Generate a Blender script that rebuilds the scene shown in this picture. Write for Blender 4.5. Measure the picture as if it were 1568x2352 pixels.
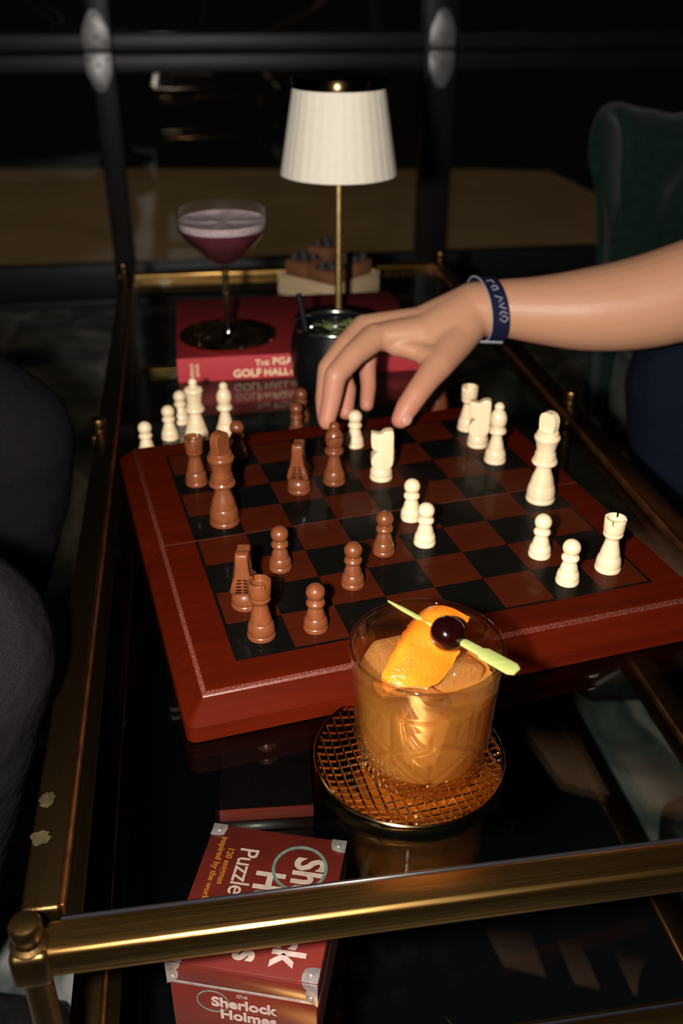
import bpy, bmesh, math, random
import numpy as np
from mathutils import Vector, Matrix

for o in list(bpy.data.objects):
    bpy.data.objects.remove(o)
SC = bpy.context.scene
COL = SC.collection
random.seed(7)
PI = math.pi

# ------------------------------------------------------------------ camera, world, flash, exposure
# World: x to the right along the table's front rail, y to the back, z up; floor at 0, table glass at HT
HT = 0.40
CAM = Vector((0.09725, -0.30823, 0.79271))
RIGHT = Vector((0.98807, -0.15395, 0.00393))
DOWN = Vector((-0.07312, -0.49146, -0.86782))
FWD = Vector((0.13553, 0.85718, -0.49686))
cd = bpy.data.cameras.new('camera')
cd.sensor_fit = 'VERTICAL'
cd.sensor_height = 36.0
cd.lens = 2189.5 / 2352.0 * 36.0
cd.clip_start = 0.01
cd.dof.use_dof = True
cd.dof.focus_distance = 0.57
cd.dof.aperture_fstop = 6.7
cam = bpy.data.objects.new('camera', cd)
COL.objects.link(cam)
cam.matrix_world = Matrix(((RIGHT.x, -DOWN.x, -FWD.x, CAM.x), (RIGHT.y, -DOWN.y, -FWD.y, CAM.y),
                           (RIGHT.z, -DOWN.z, -FWD.z, CAM.z), (0, 0, 0, 1)))
SC.camera = cam

w = bpy.data.worlds.new('night_room')
SC.world = w
w.use_nodes = True
w.node_tree.nodes['Background'].inputs[0].default_value = (1.0, 0.82, 0.62, 1)
w.node_tree.nodes['Background'].inputs[1].default_value = 0.0025

fl = bpy.data.lights.new('camera_flash', 'SPOT')
fl.energy = 40.0
fl.color = (1.0, 0.945, 0.87)
fl.shadow_soft_size = 0.016
fl.spot_size = math.radians(120)
fl.spot_blend = 0.6
flash = bpy.data.objects.new('camera_flash', fl)
COL.objects.link(flash)
fm = cam.matrix_world.copy()
fm.translation = CAM + RIGHT * -0.082 + DOWN * -0.004
flash.matrix_world = fm

pl_ = bpy.data.lights.new('pavement_fill', 'POINT')  # fill light added outside to brighten the pavement, no real fixture
pl_.energy = 30.0
pl_.color = (1.0, 0.74, 0.45)
pl_.shadow_soft_size = 0.05
pavement_fill = bpy.data.objects.new('pavement_fill', pl_)
COL.objects.link(pavement_fill)
pavement_fill.location = (-.2, 3.05, 3.3)

SC.view_settings.view_transform = 'Standard'
SC.view_settings.look = 'None'
SC.view_settings.exposure = 0.0
SC.view_settings.gamma = 1.0
SC.view_settings.use_curve_mapping = False


# ------------------------------------------------------------------ materials
def nmat(name):
    m = bpy.data.materials.new(name)
    m.use_nodes = True
    nt = m.node_tree
    for n in list(nt.nodes):
        nt.nodes.remove(n)
    out = nt.nodes.new('ShaderNodeOutputMaterial')
    return m, nt, out


def rgb(c):
    return (c[0], c[1], c[2], 1)


def pmat(name, color, rough=0.5, metal=0.0, coat=0.0, coat_rough=0.1, noise=None, bump=None, stretch=(1, 1, 1),
         spec=0.5, sss=0.0, sss_r=(1, .4, .2), sheen=0.0, rough_noise=0.0, extra=None):
    """noise=(scale, detail, colour2, low, high); bump=(scale, strength, distance)"""
    m, nt, out = nmat(name)
    b = nt.nodes.new('ShaderNodeBsdfPrincipled')
    nt.links.new(b.outputs[0], out.inputs[0])
    b.inputs['Base Color'].default_value = rgb(color)
    b.inputs['Roughness'].default_value = rough
    b.inputs['Metallic'].default_value = metal
    b.inputs['Specular IOR Level'].default_value = spec
    b.inputs['Coat Weight'].default_value = coat
    b.inputs['Coat Roughness'].default_value = coat_rough
    if sheen:
        b.inputs['Sheen Weight'].default_value = sheen
    if sss:
        b.inputs['Subsurface Weight'].default_value = sss
        b.inputs['Subsurface Radius'].default_value = sss_r
        b.inputs['Subsurface Scale'].default_value = 0.004
    tc = nt.nodes.new('ShaderNodeTexCoord')
    mp = nt.nodes.new('ShaderNodeMapping')
    mp.inputs['Scale'].default_value = stretch
    nt.links.new(tc.outputs['Object'], mp.inputs[0])
    if noise:
        sc, det, c2, lo, hi = noise
        n = nt.nodes.new('ShaderNodeTexNoise')
        n.inputs['Scale'].default_value = sc
        n.inputs['Detail'].default_value = det
        nt.links.new(mp.outputs[0], n.inputs['Vector'])
        r = nt.nodes.new('ShaderNodeValToRGB')
        r.color_ramp.elements[0].position = lo
        r.color_ramp.elements[1].position = hi
        r.color_ramp.elements[0].color = rgb(color)
        r.color_ramp.elements[1].color = rgb(c2)
        nt.links.new(n.outputs['Fac'], r.inputs[0])
        nt.links.new(r.outputs[0], b.inputs['Base Color'])
        if rough_noise:
            mr = nt.nodes.new('ShaderNodeMapRange')
            mr.inputs['To Min'].default_value = rough
            mr.inputs['To Max'].default_value = rough + rough_noise
            nt.links.new(n.outputs['Fac'], mr.inputs[0])
            nt.links.new(mr.outputs[0], b.inputs['Roughness'])
    if bump:
        n2 = nt.nodes.new('ShaderNodeTexNoise')
        n2.inputs['Scale'].default_value = bump[0]
        n2.inputs['Detail'].default_value = 3
        nt.links.new(mp.outputs[0], n2.inputs['Vector'])
        bp = nt.nodes.new('ShaderNodeBump')
        bp.inputs['Strength'].default_value = bump[1]
        bp.inputs['Distance'].default_value = bump[2]
        nt.links.new(n2.outputs['Fac'], bp.inputs['Height'])
        nt.links.new(bp.outputs[0], b.inputs['Normal'])
    return m


def thin_glass(name, tint=(1, 1, 1), f0=0.04, rough=0.0, refr=0.0, bump=None, gcol=(1, 1, 1)):
    """clear pane: Schlick mirror over straight-through transparency"""
    m, nt, out = nmat(name)
    lw = nt.nodes.new('ShaderNodeLayerWeight')
    lw.inputs['Blend'].default_value = 0.5
    pw = nt.nodes.new('ShaderNodeMath')
    pw.operation = 'POWER'
    pw.inputs[1].default_value = 5.0
    nt.links.new(lw.outputs['Facing'], pw.inputs[0])
    ma = nt.nodes.new('ShaderNodeMath')
    ma.operation = 'MULTIPLY_ADD'
    ma.inputs[1].default_value = 1.0 - f0
    ma.inputs[2].default_value = f0
    nt.links.new(pw.outputs[0], ma.inputs[0])
    tr = nt.nodes.new('ShaderNodeBsdfTransparent')
    tr.inputs[0].default_value = rgb(tint)
    gl = nt.nodes.new('ShaderNodeBsdfGlossy')
    gl.inputs['Color'].default_value = rgb(gcol)
    gl.inputs['Roughness'].default_value = rough
    base = tr.outputs[0]
    if refr:
        rf = nt.nodes.new('ShaderNodeBsdfRefraction')
        rf.inputs['Color'].default_value = rgb(tint)
        rf.inputs['IOR'].default_value = 1.3
        rf.inputs['Roughness'].default_value = 0.02
        mx0 = nt.nodes.new('ShaderNodeMixShader')
        mx0.inputs[0].default_value = refr
        nt.links.new(tr.outputs[0], mx0.inputs[1])
        nt.links.new(rf.outputs[0], mx0.inputs[2])
        base = mx0.outputs[0]
    mx = nt.nodes.new('ShaderNodeMixShader')
    nt.links.new(ma.outputs[0], mx.inputs[0])
    nt.links.new(base, mx.inputs[1])
    nt.links.new(gl.outputs[0], mx.inputs[2])
    nt.links.new(mx.outputs[0], out.inputs[0])
    return m


def solid_glass(name, color=(1, 1, 1), ior=1.45, rough=0.0):
    m, nt, out = nmat(name)
    g = nt.nodes.new('ShaderNodeBsdfGlass')
    g.inputs['Color'].default_value = rgb(color)
    g.inputs['IOR'].default_value = ior
    g.inputs['Roughness'].default_value = rough
    nt.links.new(g.outputs[0], out.inputs[0])
    return m


def cloudy_liquid(name, col, trans, glow, f0=0.03, bump=0.0, clear=.35):
    """cloudy drink: diffuse + translucent body, some light straight through, glossy skin"""
    m, nt, out = nmat(name)
    d = nt.nodes.new('ShaderNodeBsdfDiffuse')
    d.inputs[0].default_value = rgb(col)
    t = nt.nodes.new('ShaderNodeBsdfTranslucent')
    t.inputs[0].default_value = rgb(glow)
    tr = nt.nodes.new('ShaderNodeBsdfTransparent')
    tr.inputs[0].default_value = rgb(trans)
    g = nt.nodes.new('ShaderNodeBsdfGlossy')
    g.inputs['Roughness'].default_value = 0.03
    a = nt.nodes.new('ShaderNodeMixShader'); a.inputs[0].default_value = 0.45
    b = nt.nodes.new('ShaderNodeMixShader'); b.inputs[0].default_value = clear
    c = nt.nodes.new('ShaderNodeMixShader'); c.inputs[0].default_value = f0
    nt.links.new(d.outputs[0], a.inputs[1]); nt.links.new(t.outputs[0], a.inputs[2])
    nt.links.new(a.outputs[0], b.inputs[1]); nt.links.new(tr.outputs[0], b.inputs[2])
    nt.links.new(b.outputs[0], c.inputs[1]); nt.links.new(g.outputs[0], c.inputs[2])
    nt.links.new(c.outputs[0], out.inputs[0])
    if bump:
        tc = nt.nodes.new('ShaderNodeTexCoord')
        n = nt.nodes.new('ShaderNodeTexNoise')
        n.inputs['Scale'].default_value = 130
        n.inputs['Distortion'].default_value = 2.0
        nt.links.new(tc.outputs['Object'], n.inputs['Vector'])
        bp = nt.nodes.new('ShaderNodeBump')
        bp.inputs['Strength'].default_value = .8
        bp.inputs['Distance'].default_value = .002
        nt.links.new(n.outputs['Fac'], bp.inputs['Height'])
        for x in (d, t, g):
            nt.links.new(bp.outputs[0], x.inputs['Normal'])
    return m


def brass(name, c1, c2, rough, stretch, bump=0.25):
    return pmat(name, c1, rough, 1.0, noise=(26, 6, c2, .38, .66), bump=(180, bump, .0006), stretch=stretch,
                rough_noise=0.12)


M = {}
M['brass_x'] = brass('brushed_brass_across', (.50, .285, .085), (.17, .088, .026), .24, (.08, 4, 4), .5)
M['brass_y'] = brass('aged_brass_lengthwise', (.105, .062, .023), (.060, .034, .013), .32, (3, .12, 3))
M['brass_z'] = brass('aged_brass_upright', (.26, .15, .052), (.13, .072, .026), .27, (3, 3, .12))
M['copper_edge'] = pmat('copper_coloured_inner_edge', (.50, .19, .07), .42, 1.0, noise=(60, 5, (.20, .07, .025), .4, .7), bump=(250, .3, .0005))
M['patina'] = pmat('green_brass_patina', (.026, .020, .009), .8, .1, spec=.1, noise=(150, 5, (.050, .039, .017), .4, .7))
M['pane'] = thin_glass('table_pane', (.93, .95, .93), .05)
M['smoked'] = pmat('smoked_dark_glass', (.004, .004, .005), .015, 0, spec=.75)
M['gasket'] = pmat('black_rubber_gasket', (.012, .012, .016), .3)
M['gold'] = pmat('polished_gold_metal', (.88, .66, .33), .11, 1.0, noise=(300, 3, (.80, .57, .26), .4, .7), bump=(60, .05, .001))
M['mahogany'] = pmat('mahogany_lacquer', (.064, .0052, .0010), .5, spec=.012, noise=(30, 8, (.044, .0034, .0008), .3, .8), stretch=(.35, 6, 6), bump=(420, .12, .0003))
M['red_sq'] = pmat('red_stained_square', (.056, .0078, .0023), .42, spec=.03, coat=.10, coat_rough=.08, noise=(38, 8, (.040, .0052, .0016), .3, .8), stretch=(.6, 7, 7), bump=(200, .08, .0003))
M['black_sq'] = pmat('black_stained_square', (.0030, .0028, .0025), .42, spec=.03, coat=.10, coat_rough=.08, noise=(60, 6, (.0036, .0034, .003), .4, .7), stretch=(.6, 7, 7), bump=(200, .015, .0003))
M['felt'] = pmat('olive_felt_lining', (.13, .13, .075), .95, noise=(300, 4, (.09, .09, .05), .4, .7))
M['boxwood'] = pmat('pale_boxwood', (.86, .68, .44), .30, coat=.35, coat_rough=.12, noise=(30, 6, (.80, .60, .36), .35, .7), stretch=(6, 6, .7), bump=(300, .04, .0003))
M['rosewood'] = pmat('brown_stained_wood', (.195, .054, .017), .38, spec=.3, coat=.5, coat_rough=.12, noise=(170, 5, (.145, .040, .014), .35, .7), stretch=(2, 2, .6), bump=(700, .1, .0003))
M['groove'] = pmat('dark_cut_groove', (.022, .006, .003), .95, spec=.02)
M['groove_pale'] = pmat('pale_cut_groove', (.45, .32, .18), .6)
M['crystal'] = thin_glass('cut_crystal', (.99, .985, .97), .07, refr=.3)
M['clear_glass'] = thin_glass('clear_stemware', (.985, .985, .985), .045)
M['stem_glass'] = thin_glass('solid_stem_glass', (.78, .78, .79), .17, rough=.05, refr=.5)
M['amber'] = cloudy_liquid('amber_cocktail', (.62, .285, .050), (.95, .55, .14), (.86, .42, .075))
M['amber_ice'] = cloudy_liquid('amber_tinted_ice', (.62, .34, .10), (1, .74, .36), (.9, .52, .16), .13, .12, .6)
M['pink'] = pmat('mauve_cocktail', (.125, .030, .042), .2, noise=(40, 3, (.10, .022, .032), .4, .7), spec=.4)
M['foam'] = pmat('pale_pink_foam', (.50, .39, .40), .8, noise=(220, 4, (.36, .27, .29), .4, .75), bump=(400, .5, .001))
M['peel'] = pmat('orange_zest', (.70, .135, .006), .26, noise=(60, 4, (.78, .22, .014), .35, .7), bump=(520, .55, .0012), coat=.4, sss=.15)
M['pith'] = pmat('pale_orange_pith', (.80, .42, .08), .6, noise=(150, 4, (.95, .70, .3), .4, .7), bump=(400, .3, .001))
M['cherry'] = pmat('dark_syrup_cherry', (.008, .0006, .0008), .14, coat=1, coat_rough=.04, noise=(60, 3, (.007, .0006, .0007), .4, .7))
M['bamboo'] = pmat('green_bamboo', (.29, .33, .085), .5, noise=(60, 5, (.36, .38, .13), .35, .7), stretch=(1, 8, 8))
M['book_red'] = pmat('red_cloth_cover', (.205, .0125, .0150), .85, spec=.15, noise=(700, 3, (.175, .0098, .012), .4, .6), bump=(1500, .12, .0002))
M['spine_red'] = pmat('red_cloth_spine', (.50, .034, .045), .7, noise=(700, 3, (.43, .026, .036), .4, .6), bump=(1500, .1, .0002))
M['paper'] = pmat('page_block', (.62, .55, .42), .85, noise=(900, 3, (.5, .43, .3), .4, .6), stretch=(.1, .1, 6))
M['gilt'] = pmat('cream_gilt_lettering', (.86, .66, .42), .5)
M['mug'] = pmat('black_enamel_mug', (.004, .004, .0045), .3, spec=.35, coat=.2, coat_rough=.12, bump=(160, .15, .001))
M['steel'] = pmat('polished_steel', (.62, .60, .58), .18, 1.0, noise=(80, 4, (.5, .48, .46), .4, .7))
M['straw'] = pmat('black_plastic_straw', (.006, .006, .009), .6, spec=.12)
M['ice'] = thin_glass('clear_ice', (.86, .88, .88), .08, rough=.05)
M['mint'] = pmat('muddled_mint', (.13, .16, .04), .55, noise=(90, 3, (.24, .26, .09), .4, .7))
M['soda'] = pmat('dark_clear_drink', (.02, .018, .014), .05, spec=.6)
M['shade'] = pmat('pleated_ivory_fabric', (.90, .83, .70), .8, noise=(60, 3, (.86, .78, .64), .4, .7), stretch=(8, 8, .6), sss=.0)
M['lamp_dark'] = pmat('dark_polished_brass', (.10, .065, .028), .16, 1.0, noise=(50, 3, (.07, .045, .02), .4, .7))
M['lamp_pole'] = pmat('bright_brass_pole', (.80, .56, .22), .42, 1.0, noise=(200, 3, (.5, .32, .1), .4, .7))
M['bulb'] = pmat('frosted_bulb', (.8, .78, .72), .5)
M['pale_wood'] = pmat('pale_maple', (.60, .44, .26), .6, noise=(14, 6, (.48, .33, .18), .35, .7), stretch=(1, 1, 8))
M['brown_wood'] = pmat('reddish_brown_wood', (.20, .075, .032), .55, noise=(16, 6, (.12, .045, .02), .35, .7), stretch=(1, 1, 6))
M['stud'] = pmat('grey_metal_stud', (.05, .042, .042), .5, .3)
M['skin'] = None
M['nail'] = pmat('fingernail', (.60, .30, .23), .25, coat=.3)
M['navy_band'] = pmat('navy_woven_band', (.008, .009, .036), .8, spec=.15, noise=(900, 3, (.005, .006, .024), .4, .6), bump=(1800, .2, .0003))
M['band_edge'] = pmat('silver_grey_thread', (.34, .33, .38), .6)
M['grey_cloth'] = pmat('charcoal_trouser_cloth', (.0135, .0115, .0130), .95, spec=.04, noise=(1400, 3, (.006, .0052, .006), .35, .65), bump=(34, .35, .012))
M['navy_cloth'] = pmat('navy_trouser_cloth', (.0075, .0105, .020), .95, spec=.05, noise=(1200, 3, (.005, .007, .014), .35, .65), bump=(20, .5, .02))
M['black_cloth'] = pmat('black_shirt_cloth', (.012, .012, .014), .9, noise=(900, 3, (.008, .008, .010), .4, .6))
M['shoe'] = pmat('black_leather_shoe', (.010, .009, .009), .4, noise=(90, 3, (.006, .006, .006), .4, .6))
M['velvet'] = pmat('dark_green_velvet', (.012, .034, .023), .9, spec=.1, sheen=.15, noise=(60, 5, (.007, .022, .015), .35, .7))
M['black_metal'] = pmat('black_painted_steel', (.020, .0185, .019), .42, noise=(30, 4, (.018, .017, .018), .4, .7))
M['zinc'] = pmat('zinc_plated_hinge', (.52, .51, .52), .42, .55, noise=(120, 4, (.40, .39, .40), .4, .7))
M['door_pane'] = thin_glass('door_pane', (.80, .79, .76), .045)
M['tin_red'] = pmat('rust_red_printed_card', (.145, .0135, .0085), .4, coat=.15, coat_rough=.2, noise=(14, 7, (.065, .007, .005), .3, .75))
M['tin_lip'] = pmat('dark_red_lid_lip', (.14, .018, .012), .35, coat=.3, coat_rough=.15, noise=(20, 6, (.08, .01, .008), .35, .7))
M['silver'] = pmat('printed_silver_metal', (.40, .34, .33), .35, .5, noise=(160, 4, (.24, .19, .18), .4, .7))
M['tin_white'] = pmat('cream_printed_letter', (.44, .32, .28), .5, noise=(200, 4, (.34, .24, .21), .4, .7))
M['tin_orange'] = pmat('orange_printed_letter', (.34, .11, .01), .5)
M['tin_green'] = pmat('green_grey_printed_ring', (.10, .13, .115), .4, noise=(200, 4, (.16, .20, .18), .4, .7))
M['tin_black'] = pmat('black_printed_handle', (.015, .017, .022), .4)
M['tin_gold'] = pmat('gold_printed_ferrule', (.45, .30, .06), .4, .3)
M['dark_cover'] = pmat('dark_book_cover', (.003, .0015, .0018), .9, spec=.05, noise=(100, 3, (.002, .001, .001), .4, .6))
M['cream_disc'] = pmat('cream_checker', (.62, .55, .36), .5, noise=(60, 3, (.55, .48, .3), .4, .7))
M['dark_disc'] = pmat('dark_brown_checker', (.05, .022, .018), .5, noise=(60, 3, (.035, .016, .012), .4, .7))
M['patio'] = pmat('brown_pavement', (.68, .52, .34), .9, noise=(3, 6, (.55, .42, .27), .35, .7))

# marble floor
def marble():
    m, nt, out = nmat('dark_green_grey_marble')
    b = nt.nodes.new('ShaderNodeBsdfPrincipled')
    nt.links.new(b.outputs[0], out.inputs[0])
    b.inputs['Roughness'].default_value = .5
    tc = nt.nodes.new('ShaderNodeTexCoord')
    n = nt.nodes.new('ShaderNodeTexNoise')
    n.inputs['Scale'].default_value = 7
    n.inputs['Detail'].default_value = 9
    n.inputs['Distortion'].default_value = 1.6
    nt.links.new(tc.outputs['Object'], n.inputs['Vector'])
    r = nt.nodes.new('ShaderNodeValToRGB')
    cr = r.color_ramp
    cr.elements[0].position = .36; cr.elements[0].color = rgb((.040, .052, .052))
    cr.elements[1].position = .74; cr.elements[1].color = rgb((.31, .30, .28))
    e = cr.elements.new(.52); e.color = rgb((.105, .112, .108))
    nt.links.new(n.outputs['Fac'], r.inputs[0])
    v = nt.nodes.new('ShaderNodeTexWave')
    v.inputs['Scale'].default_value = 1.3
    v.inputs['Distortion'].default_value = 9
    v.inputs['Detail'].default_value = 4
    nt.links.new(tc.outputs['Object'], v.inputs['Vector'])
    r2 = nt.nodes.new('ShaderNodeValToRGB')
    r2.color_ramp.elements[0].position = .965
    r2.color_ramp.elements[0].color = (0, 0, 0, 1)
    r2.color_ramp.elements[1].color = (.6, .6, .6, 1)
    nt.links.new(v.outputs['Fac'], r2.inputs[0])
    mx = nt.nodes.new('ShaderNodeMix')
    mx.data_type = 'RGBA'
    nt.links.new(r2.outputs[0], mx.inputs[0])
    nt.links.new(r.outputs[0], mx.inputs[6])
    mx.inputs[7].default_value = rgb((.34, .32, .29))
    nt.links.new(mx.outputs[2], b.inputs['Base Color'])
    return m
M['marble'] = marble()


def skin_mat():
    """tan skin, pinker towards the finger tips (distance from the wrist, in object space)"""
    m, nt, out = nmat('tan_skin')
    b = nt.nodes.new('ShaderNodeBsdfPrincipled')
    nt.links.new(b.outputs[0], out.inputs[0])
    b.inputs['Roughness'].default_value = .46
    b.inputs['Specular IOR Level'].default_value = .35
    b.inputs['Subsurface Weight'].default_value = .12
    b.inputs['Subsurface Radius'].default_value = (1, .35, .2)
    b.inputs['Subsurface Scale'].default_value = .006
    tc = nt.nodes.new('ShaderNodeTexCoord')
    sx = nt.nodes.new('ShaderNodeSeparateXYZ')
    nt.links.new(tc.outputs['Object'], sx.inputs[0])
    mr = nt.nodes.new('ShaderNodeMapRange')
    mr.inputs['From Min'].default_value = .505
    mr.inputs['From Max'].default_value = .44
    nt.links.new(sx.outputs['Z'], mr.inputs[0])
    n = nt.nodes.new('ShaderNodeTexNoise')
    n.inputs['Scale'].default_value = 42
    n.inputs['Detail'].default_value = 5
    nt.links.new(tc.outputs['Object'], n.inputs['Vector'])
    ad = nt.nodes.new('ShaderNodeMath'); ad.operation = 'MULTIPLY_ADD'
    ad.inputs[1].default_value = .9; ad.inputs[2].default_value = -.45
    nt.links.new(n.outputs['Fac'], ad.inputs[0])
    a2 = nt.nodes.new('ShaderNodeMath'); a2.use_clamp = True
    nt.links.new(ad.outputs[0], a2.inputs[0]); nt.links.new(mr.outputs[0], a2.inputs[1])
    r = nt.nodes.new('ShaderNodeValToRGB')
    r.color_ramp.elements[0].color = rgb((.50, .250, .145))
    r.color_ramp.elements[1].color = rgb((.54, .210, .140))
    nt.links.new(a2.outputs[0], r.inputs[0])
    nt.links.new(r.outputs[0], b.inputs['Base Color'])
    n2 = nt.nodes.new('ShaderNodeTexNoise')
    n2.inputs['Scale'].default_value = 420
    n2.inputs['Detail'].default_value = 4
    nt.links.new(tc.outputs['Object'], n2.inputs['Vector'])
    bp = nt.nodes.new('ShaderNodeBump')
    bp.inputs['Strength'].default_value = .16
    bp.inputs['Distance'].default_value = .0008
    nt.links.new(n2.outputs['Fac'], bp.inputs['Height'])
    nt.links.new(bp.outputs[0], b.inputs['Normal'])
    return m
M['skin'] = skin_mat()


# ------------------------------------------------------------------ mesh helpers
class MB:
    """collects verts / faces of one mesh"""
    def __init__(s):
        s.v, s.f = [], []

    def add(s, v, f):
        n = len(s.v)
        s.v += [tuple(p) for p in v]
        s.f += [tuple(i + n for i in q) for q in f]
        return s

    def box(s, x0, x1, y0, y1, z0, z1):
        v = [(x0, y0, z0), (x1, y0, z0), (x1, y1, z0), (x0, y1, z0), (x0, y0, z1), (x1, y0, z1), (x1, y1, z1), (x0, y1, z1)]
        f = [(3, 2, 1, 0), (4, 5, 6, 7), (0, 1, 5, 4), (1, 2, 6, 5), (2, 3, 7, 6), (3, 0, 4, 7)]
        return s.add(v, f)

    def lathe(s, prof, n=40, c=(0, 0, 0), closed=False):
        v, f = [], []
        rings = []
        for r, z in prof:
            if r < 1e-7:
                rings.append([len(v)])
                v.append((c[0], c[1], c[2] + z))
            else:
                rings.append(list(range(len(v), len(v) + n)))
                v += [(c[0] + r * math.cos(2 * PI * i / n), c[1] + r * math.sin(2 * PI * i / n), c[2] + z) for i in range(n)]
        pairs = list(zip(rings, rings[1:]))
        if closed:
            pairs.append((rings[-1], rings[0]))
        for a, b in pairs:
            for i in range(n):
                j = (i + 1) % n
                if len(a) == 1 and len(b) == 1:
                    continue
                if len(a) == 1:
                    f.append((a[0], b[j], b[i]))
                elif len(b) == 1:
                    f.append((a[i], a[j], b[0]))
                else:
                    f.append((a[i], a[j], b[j], b[i]))
        return s.add(v, f)

    def tube(s, pts, r, n=12, caps=True):
        pts = [Vector(p) for p in pts]
        rs = r if isinstance(r, (list, tuple)) else [r] * len(pts)
        v, f = [], []
        up = Vector((0, 0, 1))
        u = None
        for k, p in enumerate(pts):
            t = (pts[min(k + 1, len(pts) - 1)] - pts[max(k - 1, 0)]).normalized()
            if u is None:
                u = t.cross(up)
                if u.length < 1e-4:
                    u = t.cross(Vector((1, 0, 0)))
            u = (u - t * u.dot(t)).normalized()
            wv = t.cross(u)
            for i in range(n):
                a = 2 * PI * i / n
                v.append(p + (u * math.cos(a) + wv * math.sin(a)) * rs[k])
        for k in range(len(pts) - 1):
            for i in range(n):
                j = (i + 1) % n
                f.append((k * n + i, k * n + j, (k + 1) * n + j, (k + 1) * n + i))
        if caps:
            f.append(tuple(range(n))[::-1])
            f.append(tuple((len(pts) - 1) * n + i for i in range(n)))
        return s.add(v, f)

    def ball(s, c, r, nu=16, nv=10, scale=(1, 1, 1)):
        prof = [(0, -r)] + [(r * math.cos(a), r * math.sin(a)) for a in [(-PI / 2 + PI * k / nv) for k in range(1, nv)]] + [(0, r)]
        m = MB().lathe(prof, nu)
        return s.add([(c[0] + p[0] * scale[0], c[1] + p[1] * scale[1], c[2] + p[2] * scale[2]) for p in m.v], m.f)

    def loops(s, L, cap0=True, cap1=True):
        n = len(L[0])
        v = [p for l in L for p in l]
        f = []
        for k in range(len(L) - 1):
            for i in range(n):
                j = (i + 1) % n
                f.append((k * n + i, k * n + j, (k + 1) * n + j, (k + 1) * n + i))
        if cap0:
            f.append(tuple(range(n))[::-1])
        if cap1:
            f.append(tuple((len(L) - 1) * n + i for i in range(n)))
        return s.add(v, f)

    def xf(s, mat):
        s.v = [tuple(mat @ Vector(p)) for p in s.v]
        return s

    def mesh(s, name, mat=None, smooth=True, bevel=0.0, seg=2, angle=40):
        me = bpy.data.meshes.new(name)
        me.from_pydata([tuple(p) for p in s.v], [], s.f)
        if bevel:
            bm = bmesh.new(); bm.from_mesh(me)
            ed = [e for e in bm.edges if len(e.link_faces) == 2 and e.calc_face_angle(0) > math.radians(30)]
            bmesh.ops.bevel(bm, geom=ed, offset=bevel, segments=seg, affect='EDGES', profile=.5, clamp_overlap=True)
            bm.to_mesh(me); bm.free()
        if mat:
            me.materials.append(mat)
        if smooth:
            for p in me.polygons:
                p.use_smooth = True
            try:
                me.set_sharp_from_angle(angle=math.radians(angle))
            except Exception:
                pass
        me.update()
        return me


def link(name, me, parent=None, loc=None, rot=None):
    o = bpy.data.objects.new(name, me)
    COL.objects.link(o)
    if parent:
        o.parent = parent
    if loc is not None:
        o.location = loc
    if rot is not None:
        o.rotation_euler = rot
    return o


def tag(o, label, cat, group=None, kind=None):
    o['label'] = label
    if cat:
        o['category'] = cat
    if group:
        o['group'] = group
    if kind:
        o['kind'] = kind
    return o


def thing(name, label, cat, loc=(0, 0, 0), rz=0, group=None):
    o = bpy.data.objects.new(name, None)
    o.empty_display_size = .02
    COL.objects.link(o)
    o.location = loc
    o.rotation_euler = (0, 0, rz)
    return tag(o, label, cat, group)


def struct(name, me, parent=None, label=None):
    o = link(name, me, parent)
    o['kind'] = 'structure'
    if label:
        o['label'] = label
    return o


def text_mesh(txt, size, mat, extrude=.00015, bold=0.0, spacing=1.0, align='LEFT', xscale=1.0):
    cu = bpy.data.curves.new('lettering', 'FONT')
    cu.body = txt
    cu.size = size
    cu.extrude = extrude
    cu.offset = bold
    cu.space_character = spacing
    cu.align_x = align
    cu.resolution_u = 3
    o = bpy.data.objects.new('lettering', cu)
    COL.objects.link(o)
    bpy.context.view_layer.update()
    dg = bpy.context.evaluated_depsgraph_get()
    me = bpy.data.meshes.new_from_object(o.evaluated_get(dg))
    bpy.data.objects.remove(o)
    bpy.data.curves.remove(cu)
    if xscale != 1:
        for v in me.vertices:
            v.co.x *= xscale
    me.materials.clear()
    me.materials.append(mat)
    return me


def frame_mat(o, x, y):
    """matrix with local x, y axes along world vectors x and y"""
    x = Vector(x).normalized(); y = Vector(y).normalized(); z = x.cross(y)
    return Matrix(((x.x, y.x, z.x, o[0]), (x.y, y.y, z.y, o[1]), (x.z, y.z, z.z, o[2]), (0, 0, 0, 1)))


def rbox(name, x0, x1, y0, y1, z0, z1, mat, parent=None, bev=.002, seg=2, loc=None, rot=None):
    return link(name, MB().box(x0, x1, y0, y1, z0, z1).mesh(name, mat, bevel=bev, seg=seg), parent, loc, rot)


# ------------------------------------------------------------------ the setting
struct('floor', MB().box(-2.2, 3.0, -1.6, 2.34, -.03, 0).mesh('floor', M['marble'], smooth=False), label='dark green-grey veined marble floor')
v = [(-3.5, 2.36), (1.95, 2.36), (1.74, 3.35), (1.72, 3.99), (1.42, 4.08), (-.63, 4.36), (-3.5, 4.6)]
struct('floor', MB().loops([[(x, y, -.04) for x, y in v], [(x, y, -.005) for x, y in v]]).mesh('pavement', M['patio'], smooth=False), label='brown pavement outside the glass door')

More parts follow.
